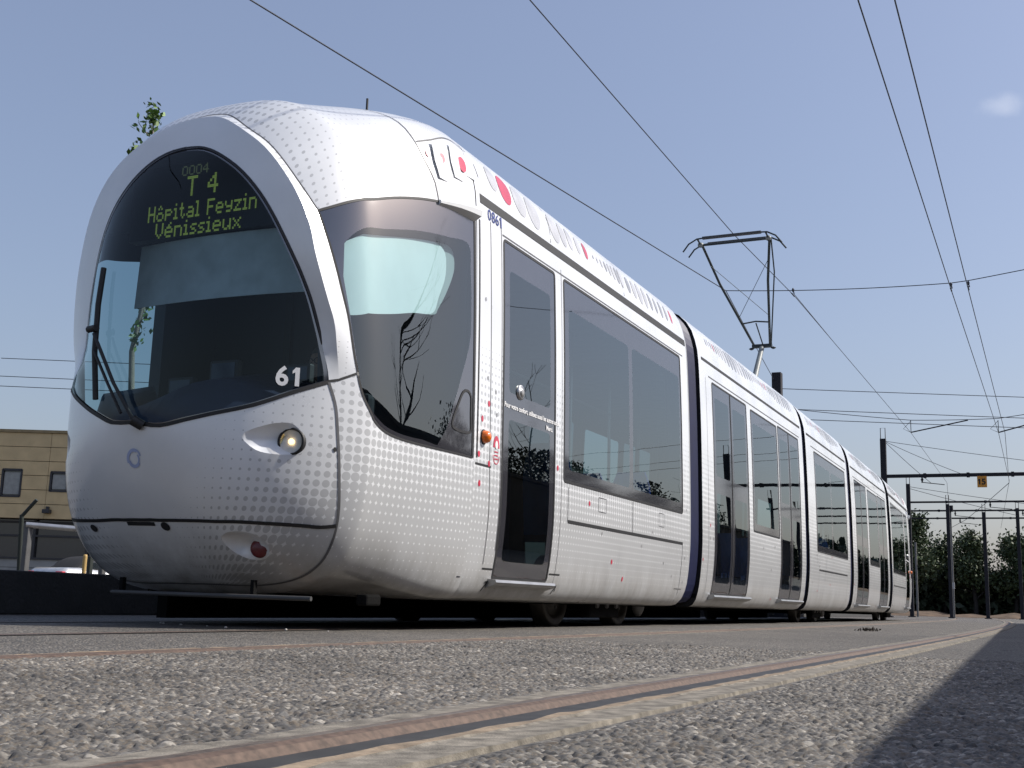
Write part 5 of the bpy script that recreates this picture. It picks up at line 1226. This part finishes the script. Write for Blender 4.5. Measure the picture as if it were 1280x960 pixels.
# ================================================================== DRIVER
def driver():
    root = empty('person', (.42, 1.62, .36)); tag(root, 'driver with glasses seated behind the windscreen above the number 61', 'person')
    sk = pmat('skin', (.42, .25, .18), .55); cl = pmat('navy_uniform', (.012, .016, .04), .8); hr = pmat('grey_hair', (.10, .085, .07), .8)
    J = {'pelvis': (0, .10, .50), 'waist': (0, .12, .68), 'chest': (0, .10, .92), 'neck0': (0, .07, 1.10), 'neck': (0, .05, 1.20), 'skull': (0, .03, 1.33), 'hipL': (-.10, .02, .48), 'kneeL': (-.14, -.40, .50), 'ankL': (-.13, -.46, .10), 'toeL': (-.13, -.62, .05),
         'hipR': (.10, .02, .48), 'kneeR': (.14, -.40, .50), 'ankR': (.13, -.46, .10), 'toeR': (.13, -.62, .05), 'shL': (-.18, .09, 1.04), 'elL': (-.25, -.10, .80), 'wrL': (-.18, -.36, .86), 'palmL': (-.17, -.43, .86), 'shR': (.18, .09, 1.04), 'elR': (.25, -.10, .80), 'wrR': (.18, -.36, .86), 'palmR': (.17, -.43, .86)}
    rad = {'pelvis': .15, 'waist': .14, 'chest': .155, 'neck0': .075, 'neck': .055, 'skull': .05, 'hip': .09, 'knee': .062, 'ank': .042, 'toe': .035, 'sh': .065, 'el': .045, 'wr': .030, 'palm': .034}
    E_ = [('pelvis', 'waist'), ('waist', 'chest'), ('chest', 'neck0'), ('neck0', 'neck'), ('neck', 'skull')]
    for s in 'LR': E_ += [('pelvis', 'hip' + s), ('hip' + s, 'knee' + s), ('knee' + s, 'ank' + s), ('ank' + s, 'toe' + s), ('chest', 'sh' + s), ('sh' + s, 'el' + s), ('el' + s, 'wr' + s), ('wr' + s, 'palm' + s)]
    for s, g in (('L', -1), ('R', 1)):
        px, py, pz = J['palm' + s]
        for i, (dx, ln) in enumerate(((-.026, .062), (-.009, .072), (.009, .068), (.026, .054))):
            a, b = f'f{i}a{s}', f'f{i}b{s}'; J[a] = (px + dx, py - ln * .6, pz + .004); J[b] = (px + dx, py - ln, pz - .03); rad[a] = .010; rad[b] = .008; E_ += [('palm' + s, a), (a, b)]
        a, b = 'ta' + s, 'tb' + s; J[a] = (px - g * .042, py + .0, pz - .004); J[b] = (px - g * .055, py - .035, pz - .02); rad[a] = .011; rad[b] = .009; E_ += [('palm' + s, a), (a, b)]
    names = list(J); me = bpy.data.meshes.new('person_body'); me.from_pydata([J[n] for n in names], [(names.index(a), names.index(b)) for a, b in E_], [])
    o = link_mesh('person_body', me); mod = o.modifiers.new('Skin', 'SKIN'); o.modifiers.new('Sub', 'SUBSURF').levels = 1
    for i, n in enumerate(names):
        rr = rad.get(n, rad.get(n[:-1], .04)); me.skin_vertices[0].data[i].radius = (rr, rr * (.8 if n in ('pelvis', 'waist', 'chest') else 1)); me.skin_vertices[0].data[i].use_root = (n == 'pelvis')
    dg = bpy.context.evaluated_depsgraph_get(); em = bpy.data.meshes.new_from_object(o.evaluated_get(dg)); bpy.data.objects.remove(o)
    mb = MB(); mb.add([v.co for v in em.vertices], [list(p.vertices) for p in em.polygons], sk, True)
    for k, p in enumerate(em.polygons):
        c = p.center
        hand = c.y < -.36 and c.z > .7
        if c.z < 1.14 and not hand: mb.m[k] = mb.mi(cl)
    # head with face, shaped from a sphere
    bm = bmesh.new(); bmesh.ops.create_uvsphere(bm, u_segments=24, v_segments=18, radius=1)
    for v in bm.verts:
        x, y, z = v.co; f = max(0, -y)
        wx = .078 * (1 - .18 * max(0, -z) ** 1.5); hy = .098; nose = .030 * math.exp(-(x / .16) ** 2 - ((z + .12) / .22) ** 2) * (f > .5); eye = -.010 * math.exp(-((abs(x) - .38) / .16) ** 2 - ((z - .08) / .12) ** 2) * (f > .4); mouth = -.006 * math.exp(-(x / .3) ** 2 - ((z + .50) / .05) ** 2) * (f > .3); chin = .012 * math.exp(-(x / .3) ** 2 - ((z + .8) / .15) ** 2)
        v.co = Vector((x * wx, y * hy - nose - eye - mouth - chin * f + .03, z * .122 + 1.34))
    bm.verts.index_update(); mb.add([v.co for v in bm.verts], [[v.index for v in f.verts] for f in bm.faces], sk, True); bm.free()
    for s in (1, -1): mb.lathe([(0, .012), (.02, .012), (.026, 0), (.02, -.01)], sk, Matrix.Translation((s * .078, .045, 1.335)) @ Matrix.Rotation(R(90 * s), 4, 'Y') @ Matrix.Scale(1.4, 4, (1, 0, 0)), 12)
    mb.build('body', root, fixn=False)
    h = MB(); bm = bmesh.new(); bmesh.ops.create_uvsphere(bm, u_segments=20, v_segments=14, radius=1)
    V = []; idx = {}
    for v in bm.verts: V.append(Vector((v.co.x * .084, v.co.y * .104 + .036, v.co.z * .125 + 1.352)))
    F = [[v.index for v in f.verts] for f in bm.faces if f.calc_center_median().z > .42 or (f.calc_center_median().y > .25 and f.calc_center_median().z > -.45)]; bm.free()
    h.add(V, F, hr, True).build('hair', root, fixn=False)
    g = MB()
    for s in (1, -1):
        g.tube([(s * .033 + .026 * math.cos(a), -.075, 1.352 + .019 * math.sin(a)) for a in np.linspace(0, 2 * math.pi, 16)], .0028, M_black, 6); g.tube([(s * .058, -.074, 1.356), (s * .08, .04, 1.35)], .002, M_black, 5)
    g.tube([(-.008, -.078, 1.354), (.008, -.078, 1.354)], .002, M_black, 5); g.build('glasses', root)
    # his seat is part of the cab
    st = MB(); st.box(.17, .67, 1.52, 2.0, .74, .84, pmat('cab_seat_fabric', (.02, .02, .03), .85), .03); st.box(.19, .65, 1.88, 1.99, .84, 1.55, MATS['cab_seat_fabric'], .04); st.box(.30, .54, 1.90, 1.98, 1.56, 1.76, MATS['cab_seat_fabric'], .03); st.box(.34, .50, 1.65, 1.85, .35, .74, M_dark); st.build('driver_seat', front)
driver()
